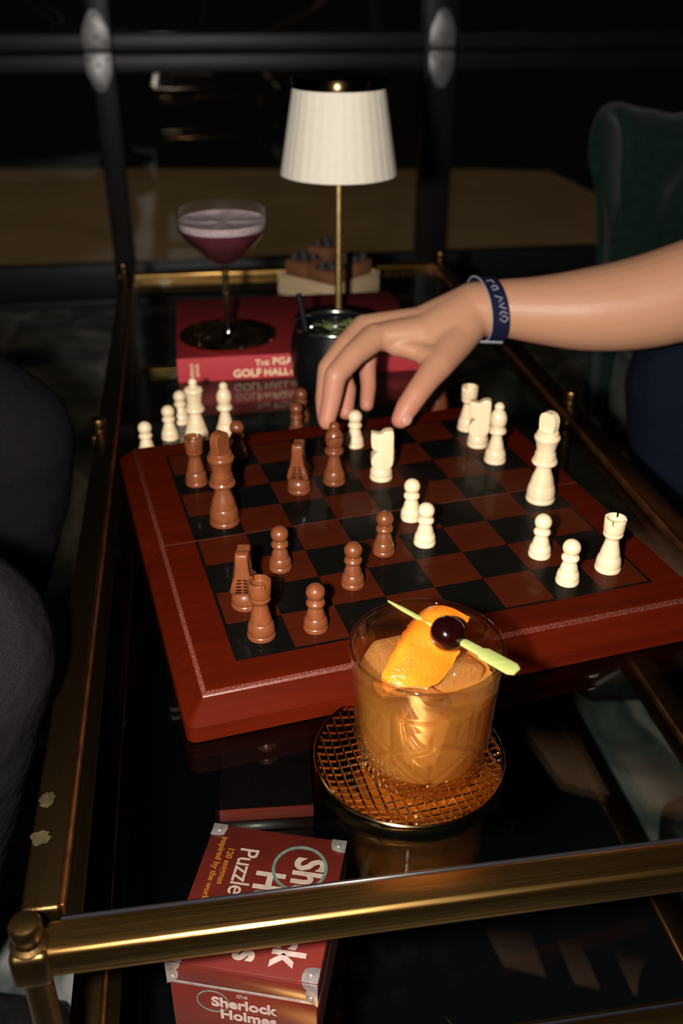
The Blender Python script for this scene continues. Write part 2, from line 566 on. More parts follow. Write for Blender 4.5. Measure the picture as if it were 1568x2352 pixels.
DY = 2.30
struct('wall_light_block', MB().box(-2.2, 3.0, 2.28, 2.36, 2.2, 3.1).mesh('wall_light_block', M['black_metal'], smooth=False), label='unseen dark wall added above the glass door to block the fill light')  # unseen wall, added to keep the fill light's reflection off the table glass
door = thing('door_1', 'black framed sectional glass door across the back of the room', None, (0, DY, 0))
door['kind'] = 'structure'
XS = [-1.75, -.92, -.080, .757, 1.60, 2.44]
WS = [.07, .07, .055, .085, .085, .085]
for x, wd in zip(XS, WS):
    rbox('mullion', x - wd / 2, x + wd / 2, -.02, .03, 0, 2.2, M['black_metal'], door, .004)
for z0, z1 in ((0, .10), (.565, .607), (.612, .652), (1.17, 1.25), (1.78, 1.86)):
    rbox('rail', -1.8, 2.5, -.012, .026, z0, z1, M['black_metal'], door, .004)
pane_me = {}
for i in range(5):
    for z0, z1 in ((.10, .565), (.652, 1.17), (1.25, 1.78)):
        x0, x1 = XS[i] + WS[i] / 2, XS[i + 1] - WS[i + 1] / 2
        rbox('pane', x0, x1, .004, .010, z0, z1, M['door_pane'], door, 0)
rbox('threshold', -1.8, 2.5, -.06, .05, -.002, .018, M['black_metal'], door, .003)


def door_hinge(x, z):
    for s in (1, -1):
        zz = lambda a: z + s * a
        out = [(-.030, .004), (-.0325, .022), (-.031, .046), (-.017, .078), (-.008, .090), (.008, .090), (.017, .078), (.031, .046), (.0325, .022), (.030, .004)]
        if s < 0:
            out = out[::-1]
        L = [[(x + a, yy, zz(b)) for a, b in out] for yy in (-.021, -.0245)]
        m = MB().loops(L)
        lf = link('hinge_leaf', m.mesh('hinge_leaf', M['zinc'], bevel=.0008), door)
        for bx, bz in ((0, .078), (0, .030), (-.022, .018), (.022, .018)):
            link('bolt', MB().ball((x + bx, -.0245, zz(bz)), .0045, 10, 6, (1, .7, 1)).mesh('bolt', M['zinc']), lf)
    link('hinge_pin', MB().tube([(x - .032, -.026, z), (x + .032, -.026, z)], .0042, 10).mesh('hinge_pin', M['black_metal']), door)


door_hinge(-.090, .614)
door_hinge(.757, .614)

# ------------------------------------------------------------------ brass table
TX0, TX1 = .0035, .4675          # centre lines of the side rails
TY0, TY1 = -.0055, 1.097          # centre lines of the end rails
TI = .145                        # drop to the middle shelf
TIERS = [HT, HT - TI, HT - .325]
table = thing('coffee_table', 'long brass three-tier coffee table with glass top and round knobs on its posts', 'table', (0, 0, 0))
RW = .0095
for k, zt in enumerate(TIERS):
    fx0, fx1 = TX0 - RW, TX1 + RW
    rbox('front_rail', .0065, TX1 - .006, TY0 - RW, TY0 + RW, zt - .0160, zt + .0024, M['brass_x'], table, .0032, 4)
    rbox('back_rail', .010, TX1 - .006, TY1 - RW, TY1 + RW, zt - .0135, zt + .0045, M['brass_x'], table, .0032, 4)
    for s, xc in ((1, TX0), (-1, TX1)):
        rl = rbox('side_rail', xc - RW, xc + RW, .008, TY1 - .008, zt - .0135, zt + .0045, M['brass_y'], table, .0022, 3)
        xi = xc + s * RW
        a, b = sorted((xi, xi + s * .0012))
        rbox('inner_edge', a, b, .010, TY1 - .012, zt - .004, zt + .0036, M['copper_edge'], rl, .0004, 1)
        a, b = sorted((xi, xi + s * .0088))
        rbox('ledge', a, b, .010, TY1 - .012, zt - .0085, zt - .0062, M['brass_y'], rl, .0004, 1)
    rbox('ledge', TX0 + RW, TX1 - RW, TY0 + RW, TY0 + RW + .008, zt - .0085, zt - .0062, M['brass_x'], table, .0004, 1)
    rbox('ledge', TX0 + RW, TX1 - RW, TY1 - RW - .008, TY1 - RW, zt - .0085, zt - .0062, M['brass_x'], table, .0004, 1)
    rbox('gasket', TX0 + RW, TX1 - RW, TY0 + RW, TY0 + RW + .0016, zt - .006, zt + .0012, M['gasket'], table, .0004, 1)
    gx0, gx1, gy0, gy1 = TX0 + RW + .0015, TX1 - RW - .0015, TY0 + RW + .0018, TY1 - RW - .0005
    gm = MB().box(gx0, gx1, gy0, gy1, zt - .006, zt - .0002).mesh('glass_pane', M['pane'] if k < 2 else M['smoked'], smooth=False)
    link('glass_pane', gm, table)
POSTS = [(.0005, -.0085), (.470, -.0085), (-.002, .550), (.470, .550), (-.002, 1.102), (.470, 1.102)]
knob = MB().lathe([(0, 0), (.0088, 0), (.0088, .0012), (.0066, .0022), (.0063, .0050), (.0072, .0062), (.0074, .0128), (.0066, .0146), (.0045, .0154), (0, .0156)], 28).mesh('post_knob', M['brass_z'])
for x, y in POSTS:
    leg = link('post', MB().tube([(x, y, 0), (x, y, HT - .012)], .0068, 20).mesh('post', M['brass_z']), table)
    for zt in TIERS:
        link('corner_block', MB().box(x - .0090, x + .0090, y - .0090, y + .0090, zt - .0185, zt + .0036).mesh('corner_block', M['brass_z'], bevel=.0035, seg=3), leg)
    link('post_knob', knob, leg, (x, y, HT + .0032))
    link('foot_cap', MB().lathe([(0, 0), (.009, 0), (.0095, .004), (.0072, .008)], 20, (x, y, 0)).mesh('foot_cap', M['brass_z']), leg)
# worn spots on the left rail
for x, y, a, b, seed in ((-.0005, .078, .0042, .0062, 1), (-.0012, .052, .0050, .0052, 2)):
    rnd = random.Random(seed)
    P = [(x + a * (0.75 + .4 * rnd.random()) * math.cos(t), y + b * (0.75 + .4 * rnd.random()) * math.sin(t)) for t in [2 * PI * i / 18 for i in range(18)]]
    link('worn_spot', MB().loops([[(px, py, HT + .0044) for px, py in P], [(px, py, HT + .00465) for px, py in P]]).mesh('worn_spot', M['patina'], smooth=False), table)
# copper-coloured beads added below the back rail to imitate blurred flash glints
glint_bead = MB().ball((0, 0, 0), .0026, 10, 6).mesh('glint_bead', M['copper_edge'])
for i in range(44):
    link('glint_bead', glint_bead, table, (.018 + i * .0098, TY1 - RW - .0020, HT - .0110))

# ------------------------------------------------------------------ chess board (box opened flat, squares up)
S = .036
BO = Vector((.10753, .15749, HT))
BA = math.radians(8.55)
BT = .025
board = thing('chess_board', 'folding mahogany chess board opened flat on the glass table', 'chess board', BO, BA)


def rr(x0, x1, y0, y1, rs, z, n=4):
    """rounded rectangle loop; rs = radii of corners (x0y0, x1y0, x1y1, x0y1)"""
    out = []
    for (cx, cy, a0), r in zip(((x0, y0, PI), (x1, y0, 1.5 * PI), (x1, y1, 0), (x0, y1, .5 * PI)), rs):
        sx = 1 if cx == x0 else -1
        sy = 1 if cy == y0 else -1
        for k in range(n + 1):
            a = a0 + k * PI / 2 / n
            out.append((cx + sx * r + r * math.cos(a), cy + sy * r + r * math.sin(a), z))
    return out


def half_body(y0, y1, near):
    o0 = (1.09 * S, .72 * S)
    def lp(ins, z, rad):
        a = 1.09 * S - ins
        x0, x1 = -a, 8 * S + a
        if near:
            return rr(x0, x1, y0 + ins, y1, (rad, rad, .0003, .0003), z)
        return rr(x0, x1, y0, y1 - ins, (.0003, .0003, rad, rad), z)
    ch = .37 * S
    L = [lp(.020, .0185, .002), lp(.009, .0185, .002), lp(.009, .0, .003), lp(.0008, .0, .0055), lp(0, .0008, .006), lp(0, .0118, .006), lp(.0009, .0128, .0055),
         lp(ch - .0016, .0226, .001), lp(ch - .0004, .0241, .0008), lp(ch + .0016, .0250, .0006), lp(ch + .004, .0250, .0005)]
    return MB().loops(L)


nh = link('near_half', half_body(-1.09 * S, 4 * S - .0003, True).mesh('near_half', M['mahogany'], angle=32), board)
fh = link('far_half', half_body(4 * S + .0003, 9.09 * S, False).mesh('far_half', M['mahogany'], angle=32), board)
M['glare_edge'] = pmat('mahogany_edge_glare', (.085, .014, .007), .38, spec=.35, noise=(900, 3, (.16, .055, .04), .45, .7), bump=(1500, .4, .0003))  # paler grainy colour imitates the glare along the board's rounded top edge


def edge_strip(near):
    ch, a = .37 * S, 1.09 * S
    def lp(ins, z):
        x0, x1 = -a + ins, 8 * S + a - ins
        if near:
            return [(x0, 4 * S - .0004, z), (x0, -a + ins, z), (x1, -a + ins, z), (x1, 4 * S - .0004, z)]
        return [(x1, 4 * S + .0004, z), (x1, 8 * S + a - ins, z), (x0, 8 * S + a - ins, z), (x0, 4 * S + .0004, z)]
    A, B, C = lp(ch - .0014, .02285), lp(ch - .0004, .02425), lp(ch + .0014, .02508)
    f = [(i + 4 * k, i + 1 + 4 * k, i + 5 + 4 * k, i + 4 + 4 * k) for k in (0, 1) for i in range(3)]
    return MB().add(A + B + C, f).mesh('glare_edge', M['glare_edge'], angle=60)


link('glare_edge', edge_strip(True), nh)
link('glare_edge', edge_strip(False), fh)
link('pale_seam', MB().box(-.70 * S, 8.70 * S, 4 * S - .0010, 4 * S - .0003, BT - .0002, BT + .00032).mesh('pale_seam', M['glare_edge'], smooth=False), nh)  # thin paler strip along the fold
sq = MB().box(0, S - .00012, 0, S - .00012, BT - .0004, BT + .0002)
sqr = sq.mesh('square_red', M['red_sq'], smooth=False)
sqb = sq.mesh('square_black', M['black_sq'], smooth=False)
for i in range(8):
    for j in range(8):
        o = link('square', sqb if (i + j) % 2 == 0 else sqr, nh if j < 4 else fh, (i * S, j * S, 0))
for nm, h, b in (('n', nh, (-.0022, 8 * S + .0022, -.0022, 0)), ('f', fh, (-.0022, 8 * S + .0022, 8 * S, 8 * S + .0022)),
                 ('l', nh, (-.0022, 0, 0, 4 * S - .0004)), ('r', nh, (8 * S, 8 * S + .0022, 0, 4 * S - .0004)),
                 ('l', fh, (-.0022, 0, 4 * S + .0004, 8 * S)), ('r', fh, (8 * S, 8 * S + .0022, 4 * S + .0004, 8 * S))):
    link('inlay_line', MB().box(*b, BT - .0003, BT + .00015).mesh('inlay_line', M['black_sq'], smooth=False), h)
for h, y0, y1 in ((nh, -1.09 * S + .012, 4 * S - .012), (fh, 4 * S + .012, 9.09 * S - .012)):
    link('felt_lining', MB().box(-1.09 * S + .012, 9.09 * S - .012, y0, y1, .0168, .0183).mesh('felt_lining', M['felt'], smooth=False), h)

# checkers lying under the hollow board, seen mirrored in the shelf
disc = MB().lathe([(0, 0), (.0066, 0), (.0074, .0008), (.0074, .0032), (.0066, .004), (.0052, .004), (.0048, .0036), (0, .0036)], 24)
for kind, pts in (('cream', [(.2046, .1725), (.2156, .1598), (.2301, .1674), (.253, .160), (.2590, .1452), (.1867, .1594), (.1850, .1340), (.2127, .1361)]),
                  ('dark', [(.2000, .1640), (.2422, .1521), (.2290, .1400), (.2450, .1367), (.1995, .1322), (.1862, .1466), (.2283, .1530)])):
    me = disc.mesh('checker', M[kind + '_disc'])
    for i, (x, y) in enumerate(pts):
        o = link('checker', me, None, (x, y, HT))
        tag(o, '%s round checker lying under the hollow chess board' % ('cream' if kind == 'cream' else 'dark brown'), 'checker', '%s checkers under the board' % kind)


def bpos(x, y):
    """board squares -> world on the board's top"""
    c, s = math.cos(BA), math.sin(BA)
    return (BO.x + S * (x * c - y * s), BO.y + S * (x * s + y * c), HT + BT + .0002)


# ------------------------------------------------------------------ chess pieces (profiles in mm)
def arc(r, zc, a0, a1, n):
    return [(max(0, r * math.cos(math.radians(a0 + (a1 - a0) * k / n))), zc + r * math.sin(math.radians(a0 + (a1 - a0) * k / n))) for k in range(n + 1)]


def mm(prof, n=44):
    return MB().lathe([(r * .001, z * .001) for r, z in prof], n)


def smooth_prof(pts, sub=4):
    """Catmull-Rom through points"""
    out = []
    for i in range(len(pts) - 1):
        p0, p1, p2, p3 = pts[max(i - 1, 0)], pts[i], pts[i + 1], pts[min(i + 2, len(pts) - 1)]
        for k in range(sub):
            t = k / sub
            out.append(tuple(.5 * ((2 * p1[d]) + (-p0[d] + p2[d]) * t + (2 * p0[d] - 5 * p1[d] + 4 * p2[d] - p3[d]) * t * t + (-p0[d] + 3 * p1[d] - 3 * p2[d] + p3[d]) * t ** 3) for d in (0, 1)))
    out.append(pts[-1])
    return out


def base_prof(r, k=1.0):
    """foot disc, groove and the bulging first storey of radius r"""
    return [(0, 0), (r - .5, 0), (r - .1, .3), (r, .8), (r, 2.4), (r - .25, 3.0), (r - .55, 3.25), (r - .62, 3.4)]


PAWN = base_prof(8.1) + smooth_prof([(7.7, 3.6), (7.85, 4.6), (7.6, 6.6), (6.9, 8.6), (6.35, 9.5)], 3) + [(6.2, 9.7), (6.25, 10.0)] + \
    smooth_prof([(6.15, 10.6), (5.7, 12.6), (4.9, 15), (4.2, 16.8), (4.0, 17.4)], 3) + \
    smooth_prof([(4.4, 17.7), (5.6, 18.2), (6.1, 19.3), (6.05, 20.4), (5.3, 21.6), (4.7, 22.2)], 3) + arc(6.15, 27.6, -50, 90, 14)
ROOK = base_prof(9.1) + smooth_prof([(8.6, 3.6), (8.8, 5), (8.5, 8), (7.7, 10.6), (7.2, 11.4)], 3) + [(7.0, 11.6), (7.1, 12)] + \
    smooth_prof([(7.0, 12.8), (6.4, 16), (5.4, 20), (4.7, 23.6), (4.7, 25.4), (5.6, 27.0)], 4) + [(6.3, 27.4)] + \
    smooth_prof([(6.4, 27.6), (6.9, 28.6), (6.8, 29.8)], 3) + [(6.4, 30.0), (6.5, 30.3), (7.0, 31.4), (7.3, 34), (7.4, 38.2), (5.9, 38.2), (5.5, 37.4), (0, 36.8)]
BISHOP = base_prof(9.3) + smooth_prof([(8.8, 3.6), (9.0, 5), (8.6, 8), (7.6, 10.8), (7.0, 11.6)], 3) + [(6.8, 11.8), (6.9, 12.2)] + \
    smooth_prof([(6.7, 13.2), (5.9, 17), (4.7, 21.4), (4.1, 24.4), (4.3, 25.4)], 4) + \
    smooth_prof([(5.4, 25.8), (7.2, 27.0), (7.6, 28.4), (7.0, 30.0)], 3) + [(6.4, 30.2), (6.3, 31.2), (5.4, 31.6)] + \
    smooth_prof([(5.2, 32.2), (6.6, 35), (7.2, 38.6), (6.7, 42.4), (5.2, 45.6), (3.8, 47.2)], 4) + arc(4.15, 49.9, -28, 90, 10)
QUEEN = base_prof(11.2) + smooth_prof([(10.7, 3.6), (11.0, 5.4), (10.6, 9.4), (9.7, 12.8), (9.2, 13.8)], 3) + [(9.0, 14.0), (9.1, 14.4)] + \
    smooth_prof([(8.9, 15.6), (7.8, 20), (6.1, 25), (5.3, 28.4), (5.4, 29.6)], 4) + \
    smooth_prof([(6.6, 30.0), (8.6, 31.0), (9.2, 32.6), (8.6, 34.4)], 3) + [(7.2, 34.8), (7.4, 36), (7.3, 37.4), (6.8, 37.9)] + \
    smooth_prof([(6.7, 38.6), (7.0, 43), (8.0, 48.4), (8.9, 51.0)], 4) + smooth_prof([(8.9, 51.6), (8.3, 53.2), (6.2, 54.8), (4.0, 55.8), (3.4, 56.4)], 3) + arc(4.1, 59.4, -40, 90, 10)
KING = base_prof(11.4) + smooth_prof([(10.8, 3.6), (11.2, 5.4), (10.9, 9.4), (10.1, 12.8), (9.5, 13.9)], 3) + [(9.3, 14.1), (9.5, 14.5)] + \
    smooth_prof([(9.3, 16), (8.2, 20.4), (6.4, 25.6), (5.5, 29.6), (5.6, 31)], 4) + \
    smooth_prof([(7.0, 31.4), (9.4, 32.4), (10.0, 34.0), (9.2, 35.8)], 3) + [(8.2, 36.1), (8.4, 37.4), (8.4, 38.6), (7.9, 39.0), (8.0, 40.4), (7.9, 41.6), (7.4, 42.0)] + \
    smooth_prof([(7.3, 42.6), (7.5, 46), (8.6, 50.6), (9.8, 53.4)], 4) + smooth_prof([(10.0, 54.2), (9.8, 55.6), (8.8, 56.8)], 3) + [(8.4, 57.0), (8.5, 58.2), (8.0, 59.4), (6.6, 59.9), (0, 60.0)]
KN_BASE = base_prof(9.4) + smooth_prof([(8.9, 3.6), (9.2, 5.2), (8.8, 8.2), (7.6, 10.6), (6.2, 11.8)], 4) + [(0, 12.2)]
KN_OUT = [(-4.6, 11.0), (-7.4, 12.6), (-8.8, 16.4), (-8.4, 20.6), (-6.0, 24.0), (-2.9, 26.6), (-6.6, 27.4), (-8.5, 29.4), (-9.0, 33.5), (-9.0, 40.6), (-8.2, 41.8), (-4.5, 41.2), (-1.2, 40.6),
          (.4, 42.2), (3.0, 43.8), (6.4, 44.2), (8.8, 43.4), (9.4, 40.5), (9.5, 34), (9.6, 27.5), (9.5, 21), (9.0, 16), (7.4, 12.4), (4.6, 11.0)]


def knight_head():
    def th(z):
        if z > 30:
            return 4.5 - .4 * (z - 30) / 14
        t = (30 - z) / 17
        return 4.5 + 4.6 * math.sin(min(1, t) * PI / 2) ** 1.6 * (1 - .30 * max(0, t - .8) / .3)
    n = len(KN_OUT)
    cx = sum(p[0] for p in KN_OUT) / n
    L = []
    for side, ins in ((-1, .9), (-1, 0), (1, 0), (1, .9)):
        l = []
        for u, z in KN_OUT:
            t = th(z) * (1.0 if ins else .84)
            l.append((( u + (-.7 if u > 0 else .7) * (1 if ins else 0)) * .001, side * t * .001, (z - (.5 if ins and z > 38 else 0)) * .001))
        L.append(l)
    m = MB().loops(L)
    return m


def make_piece(kind, col):
    wood = M['boxwood'] if col == 'white' else M['rosewood']
    gr = M['groove_pale'] if col == 'white' else M['groove']
    parts = {}
    if kind == 'pawn':
        parts['turned_body'] = mm(PAWN).mesh('pawn_body', wood, angle=28)
    elif kind == 'rook':
        m = mm(ROOK)
        parts['turned_body'] = m.mesh('rook_body', wood, angle=28)
        cr = MB()
        for q in range(4):
            a0, a1 = math.radians(q * 90 + 7), math.radians(q * 90 + 83)
            L = []
            for k in range(10):
                a = a0 + (a1 - a0) * k / 9
                L.append([(r * .001 * math.cos(a), r * .001 * math.sin(a), z * .001) for r, z in ((5.7, 37.6), (7.38, 37.6), (7.4, 41.2), (7.1, 41.7), (6.1, 41.7), (5.8, 41.4))])
            cr.loops(L)
        parts['battlement'] = cr.mesh('rook_battlement', wood, angle=35)
    elif kind == 'bishop':
        parts['turned_body'] = mm(BISHOP).mesh('bishop_body', wood, angle=28)
        P = []
        for k in range(15):
            a = math.radians(-62 + 124 * k / 14)
            z = 41.4 + 3.0 * math.cos(a) - 1.0
            z = 43.0 - 1.6 * (1 - math.cos(a)) * 3
            zz = min(max(z, 32.5), 46)
            r = np.interp(zz, [32.2, 35, 38.6, 42.4, 45.6, 47.2], [5.2, 6.6, 7.2, 6.7, 5.2, 3.8]) - .1
            P.append((r * .001 * math.cos(a), r * .001 * math.sin(a), zz * .001))
        parts['mitre_slit'] = MB().tube(P, .00042, 8).mesh('mitre_slit', gr)
    elif kind == 'queen':
        parts['turned_body'] = mm(QUEEN).mesh('queen_body', wood, angle=28)
    elif kind == 'king':
        parts['turned_body'] = mm(KING).mesh('king_body', wood, angle=28)
        out = [(-6.3, 59.6), (-6.9, 63.6), (-7.1, 66.2), (-6.5, 66.7), (-7.2, 67.2), (-7.1, 70), (-6.0, 73), (-3.4, 74.9), (0, 75.4), (3.4, 74.9), (6.0, 73), (7.1, 70), (7.2, 67.2), (6.5, 66.7), (7.1, 66.2), (6.9, 63.6), (6.3, 59.6)]
        L = [[(u * .001 * f, y * .001, z * .001) for u, z in out] for y, f in ((-3.5, .95), (-3.1, 1), (3.1, 1), (3.5, .95))]
        parts['crown_block'] = MB().loops(L).mesh('king_crown_block', wood, angle=25)
    elif kind == 'knight':
        parts['turned_base'] = mm(KN_BASE).mesh('knight_base', wood, angle=28)
        parts['horse_head'] = knight_head().mesh('knight_head', wood, bevel=.0005, seg=2, angle=30)
        g = MB()
        gl = []
        for k in range(5):
            z = 15.5 + k * 2.5
            for s in (-1, 1):
                w0, w1 = .6, 5.2 - .45 * k
                P = [(9.85 - .15 * (t * t) , s * (w0 + (w1 - w0) * t), z + .9 * t * (1 - .2 * t) * -1 + .4) for t in (0, .33, .66, 1)]
                if k == 0:
                    P = [(x - .45, y, zz + .3) for x, y, zz in P]
                gl.append(MB().tube([(x * .001, y * .001, zz * .001) for x, y, zz in P], [.0003, .0006, .00062, .0002], 6))
        parts['mane_groove'] = [q.mesh('mane_groove', gr) for q in gl]
    return parts


LIB = {(k, c): make_piece(k, c) for c in ('white', 'brown') for k in ('pawn', 'rook', 'bishop', 'queen', 'king', 'knight')}


def piece(kind, col, pos, rz, label, grp=None):
    t = thing('chess_' + kind, label, 'chess piece', pos, rz, grp)
    for nm, me in LIB[(kind, col)].items():
        for q in (me if isinstance(me, list) else [me]):
            link(nm, q, t)
    return t


WP, DP = 'white chess pieces', 'brown chess pieces'
D = math.radians
# brown pieces on the board
piece('king', 'brown', bpos(.68, 4.57), D(48), 'brown wooden chess king standing beside the board fold on a black square', DP)
piece('rook', 'brown', bpos(.42, 6.48), D(60), 'brown wooden chess rook behind the brown king on the left edge', DP)
piece('pawn', 'brown', bpos(1.60, 7.52), 0, 'brown wooden pawn in the shade behind the brown king', DP)
piece('knight', 'brown', bpos(2.55, 5.46), D(-104), 'brown wooden knight showing its notched mane, left of the brown bishop', DP)
piece('bishop', 'brown', bpos(3.42, 5.62), D(-80), 'brown wooden bishop with slit mitre below the reaching fingers', DP)
piece('pawn', 'brown', bpos(1.37, 2.50), 0, 'brown wooden pawn on a red square just behind the nearer brown knight', DP)
piece('knight', 'brown', bpos(.45, 1.50), D(-100), 'brown wooden knight half hidden behind the nearest brown rook', DP)
piece('rook', 'brown', bpos(.52, .50), D(-60), 'brown wooden rook on the black corner square nearest the viewer', DP)
piece('pawn', 'brown', bpos(1.49, .43), 0, 'brown wooden pawn on the front row beside the corner rook', DP)
piece('pawn', 'brown', bpos(2.54, 1.54), 0, 'brown wooden pawn on a red square behind the rim of the whisky glass', DP)
piece('pawn', 'brown', bpos(3.49, 2.46), 0, 'brown wooden pawn left of the two white pawns at mid board', DP)
# white pieces on the board
piece('pawn', 'white', bpos(4.46, 7.29), 0, 'white wooden pawn standing between the reaching thumb and fingers', WP)
piece('knight', 'white', bpos(4.51, 5.50), D(-8), 'white wooden knight in profile directly below the thumb', WP)
piece('rook', 'white', bpos(7.50, 7.39), D(20), 'white wooden rook at the far right corner behind a white knight', WP)
piece('knight', 'white', bpos(7.36, 6.45), D(-20), 'white wooden knight between the far white rook and white bishop', WP)
piece('bishop', 'white', bpos(7.39, 5.53), D(100), 'white wooden bishop beside the white knight on the right edge', WP)
piece('king', 'white', bpos(7.53, 3.51), D(-58), 'white wooden chess king on the right edge of the board', WP)
piece('pawn', 'white', bpos(4.50, 3.57), 0, 'rear one of two white pawns standing close together at mid board', WP)
piece('pawn', 'white', bpos(4.40, 2.53), 0, 'front one of two white pawns standing close together at mid board', WP)
piece('pawn', 'white', bpos(6.43, 1.44), 0, 'white wooden pawn between the white king and the nearest white pawn', WP)
piece('pawn', 'white', bpos(6.49, .43), 0, 'white wooden pawn on the front row left of the white corner rook', WP)
piece('rook', 'white', bpos(7.47, .60), D(-35), 'white wooden rook on the near right corner square', WP)
# captured pieces standing on the glass
piece('pawn', 'white', (.0435, .500, HT), 0, 'leftmost captured white pawn standing on the glass', WP)
piece('pawn', 'white', (.0643, .534, HT), 0, 'captured white pawn on the glass in front of the hindmost one', WP)
piece('pawn', 'white', (.0755, .5690, HT), 0, 'hindmost captured white pawn half hidden by the white queen', WP)
piece('queen', 'white', (.0895, .5250, HT), 0, 'white wooden queen with ball top standing on the glass', WP)
piece('bishop', 'white', (.1175, .5345, HT), D(100), 'captured white bishop on the glass before the red book', WP)
piece('pawn', 'brown', (.1848, .5230, HT), 0, 'captured brown pawn standing on the glass beside the black mug', DP)
piece('pawn', 'brown', (.1935, .5580, HT), 0, 'shaded brown pawn on the glass behind another brown pawn', DP)
piece('queen', 'brown', (.3330, .5640, HT), 0, 'brown wooden queen on the glass hidden behind the thumb', DP)

# ------------------------------------------------------------------ gold coasters
def coaster_mesh():
    R0 = .0537
    nr, nt = 150, 560
    v, f = [], []
    def top(x, y, r):
        dish = .0018 + .0042 * max(0, (r - .040) / .0137) ** 1.5
        g = .0053
        def ridge(a):
            d = abs(((a / g) % 1.0) - .5) * g          # 0 at ridge
            return max(0, 1 - d / .00062)
        h = 0
        if r < R0 - .0015:
            c, s = math.cos(.12), math.sin(.12)
            h = .0008 * max(ridge(x * c + y * s), ridge(-x * s + y * c))
        return dish + h
    v.append((0, 0, top(0, 0, 0)))
    for i in range(1, nr + 1):
        r = R0 * i / nr
        for k in range(nt):
            a = 2 * PI * k / nt
            x, y = r * math.cos(a), r * math.sin(a)
            v.append((x, y, top(x, y, r)))
    for k in range(nt):
        f.append((0, 1 + k, 1 + (k + 1) % nt))
    for i in range(nr - 1):
        for k in range(nt):
            a, b = 1 + i * nt + k, 1 + i * nt + (k + 1) % nt
            f.append((a, a + nt, b + nt, b))
    n0 = 1 + (nr - 1) * nt
    for r, z in ((R0 + .0006, .0054), (R0 + .0002, .0044), (.047, .0006), (.044, 0)):
        n1 = len(v)
        v += [(r * math.cos(2 * PI * k / nt), r * math.sin(2 * PI * k / nt), z) for k in range(nt)]
        for k in range(nt):
            j = (k + 1) % nt
            f.append((n0 + k, n1 + k, n1 + j, n0 + j))
        n0 = n1
    f.append(tuple(n0 + k for k in range(nt))[::-1])
    return MB().add(v, f).mesh('coaster', M['gold'], angle=60)


cme = coaster_mesh()
tag(link('coaster', cme, None, (.1985, .0825, HT)), 'gold metal coaster with square grid relief under the whisky glass', 'coaster')
BK = .0275     # book thickness
tag(link('coaster', cme, None, (.131, .730, HT + BK), (0, 0, .4)), 'dark gold coaster lying on the red book under the coupe glass', 'coaster')

# ------------------------------------------------------------------ whisky glass
GX, GY, GZ = .2045, .0800, HT + .0021
tumbler = thing('whisky_glass', 'cut crystal whisky tumbler filled with amber cocktail', 'glass', (GX, GY, GZ))


def cut_depth(TH, ZZ):
    RM = .0375
    front = math.radians(-105.4)
    segs = []
    n = 5
    st = 2 * PI / n
    for k in range(n):
        a = front + math.radians(-26) + k * st
        U = (a, .034); Lr = (a + st / 2, .0135); Ll = (a - st / 2, .0135); Mm = (a + st / 2, .0445); Ml = (a - st / 2, .0445)
        segs += [(U, Lr, .0023, .0016), (U, Ll, .0023, .0016), (U, Mm, .0021, .0014), (U, Ml, .0021, .0014)]
        segs += [(U, (a, .060), .0027, .0016), (U, (a, .014), .0025, .0015), ((a + st / 2, .040), (a + st / 2, .052), .0025, .0015)]
        segs += [(Lr, (a + st / 2, .031), .0025, .0015), (Lr, (a + st / 2, .003), .0024, .0016), (Lr, (a + st / 2 + .30, .004), .0023, .0016), (Lr, (a + st / 2 - .30, .004), .0023, .0016)]
        segs += [((a + .26, .046), (a + .20, .062), .0018, .0012), ((a - .26, .046), (a - .20, .062), .0018, .0012)]
    dep = np.zeros_like(TH)
    for (p, q, wd, dp) in segs:
        ax, az = p[0] * RM, p[1]
        bx, bz = q[0] * RM, q[1]
        per = 2 * PI * RM
        X = TH * RM
        mid = (ax + bx) / 2
        X = (X - mid + per / 2) % per + mid - per / 2
        dx, dz = bx - ax, bz - az
        L2 = dx * dx + dz * dz
        t = ((X - ax) * dx + (ZZ - az) * dz) / L2
        tc = np.clip(t, 0, 1)
        d = np.hypot(X - ax - tc * dx, ZZ - az - tc * dz)
        wl = wd * (0.35 + .65 * np.sqrt(np.clip(4 * tc * (1 - tc), 0, 1)))
        dep = np.maximum(dep, dp * np.clip(1 - d / wl, 0, 1))
    return dep


def tumbler_mesh():
    H_ = .0815
    nz, nt = 96, 330
    th = np.linspace(0, 2 * PI, nt, endpoint=False)
    zz = np.linspace(0, 1, nz) ** 1.0 * H_
    TH, ZZ = np.meshgrid(th, zz)
    base = np.interp(ZZ, [0, .0012, .004, .010, .018, .055, .0605, .063, H_], [.0300, .0325, .0345, .0363, .0372, .0390, .0395, .0392, .0414])
    dep = cut_depth(TH, ZZ)
    Rr = base - dep
    v = []
    for i in range(nz):
        for k in range(nt):
            v.append((Rr[i, k] * math.cos(th[k]), Rr[i, k] * math.sin(th[k]), ZZ[i, k]))
    f = []
    for i in range(nz - 1):
        for k in range(nt):
            j = (k + 1) % nt
            f.append((i * nt + k, i * nt + j, (i + 1) * nt + j, (i + 1) * nt + k))
    # rim and inner wall
    n0 = (nz - 1) * nt
    for r, z in ((.0411, H_ + .0007), (.0404, H_ + .0010), (.0389, H_ + .0005), (.0381, H_ - .0010), (.0368, .060), (.0352, .030), (.0335, .014), (.030, .0105), (.0, .0100)):
        n1 = len(v)
        if r == 0:
            v.append((0, 0, z))
            for k in range(nt):
                f.append((n0 + k, n0 + (k + 1) % nt, n1))
        else:
            v += [(r * math.cos(a), r * math.sin(a), z) for a in th]
            for k in range(nt):
                j = (k + 1) % nt
                f.append((n0 + k, n0 + j, n1 + j, n1 + k))
            n0 = n1
    f.append(tuple(range(nt))[::-1])
    return MB().add(v, f).mesh('cut_bowl', M['crystal'], angle=75)


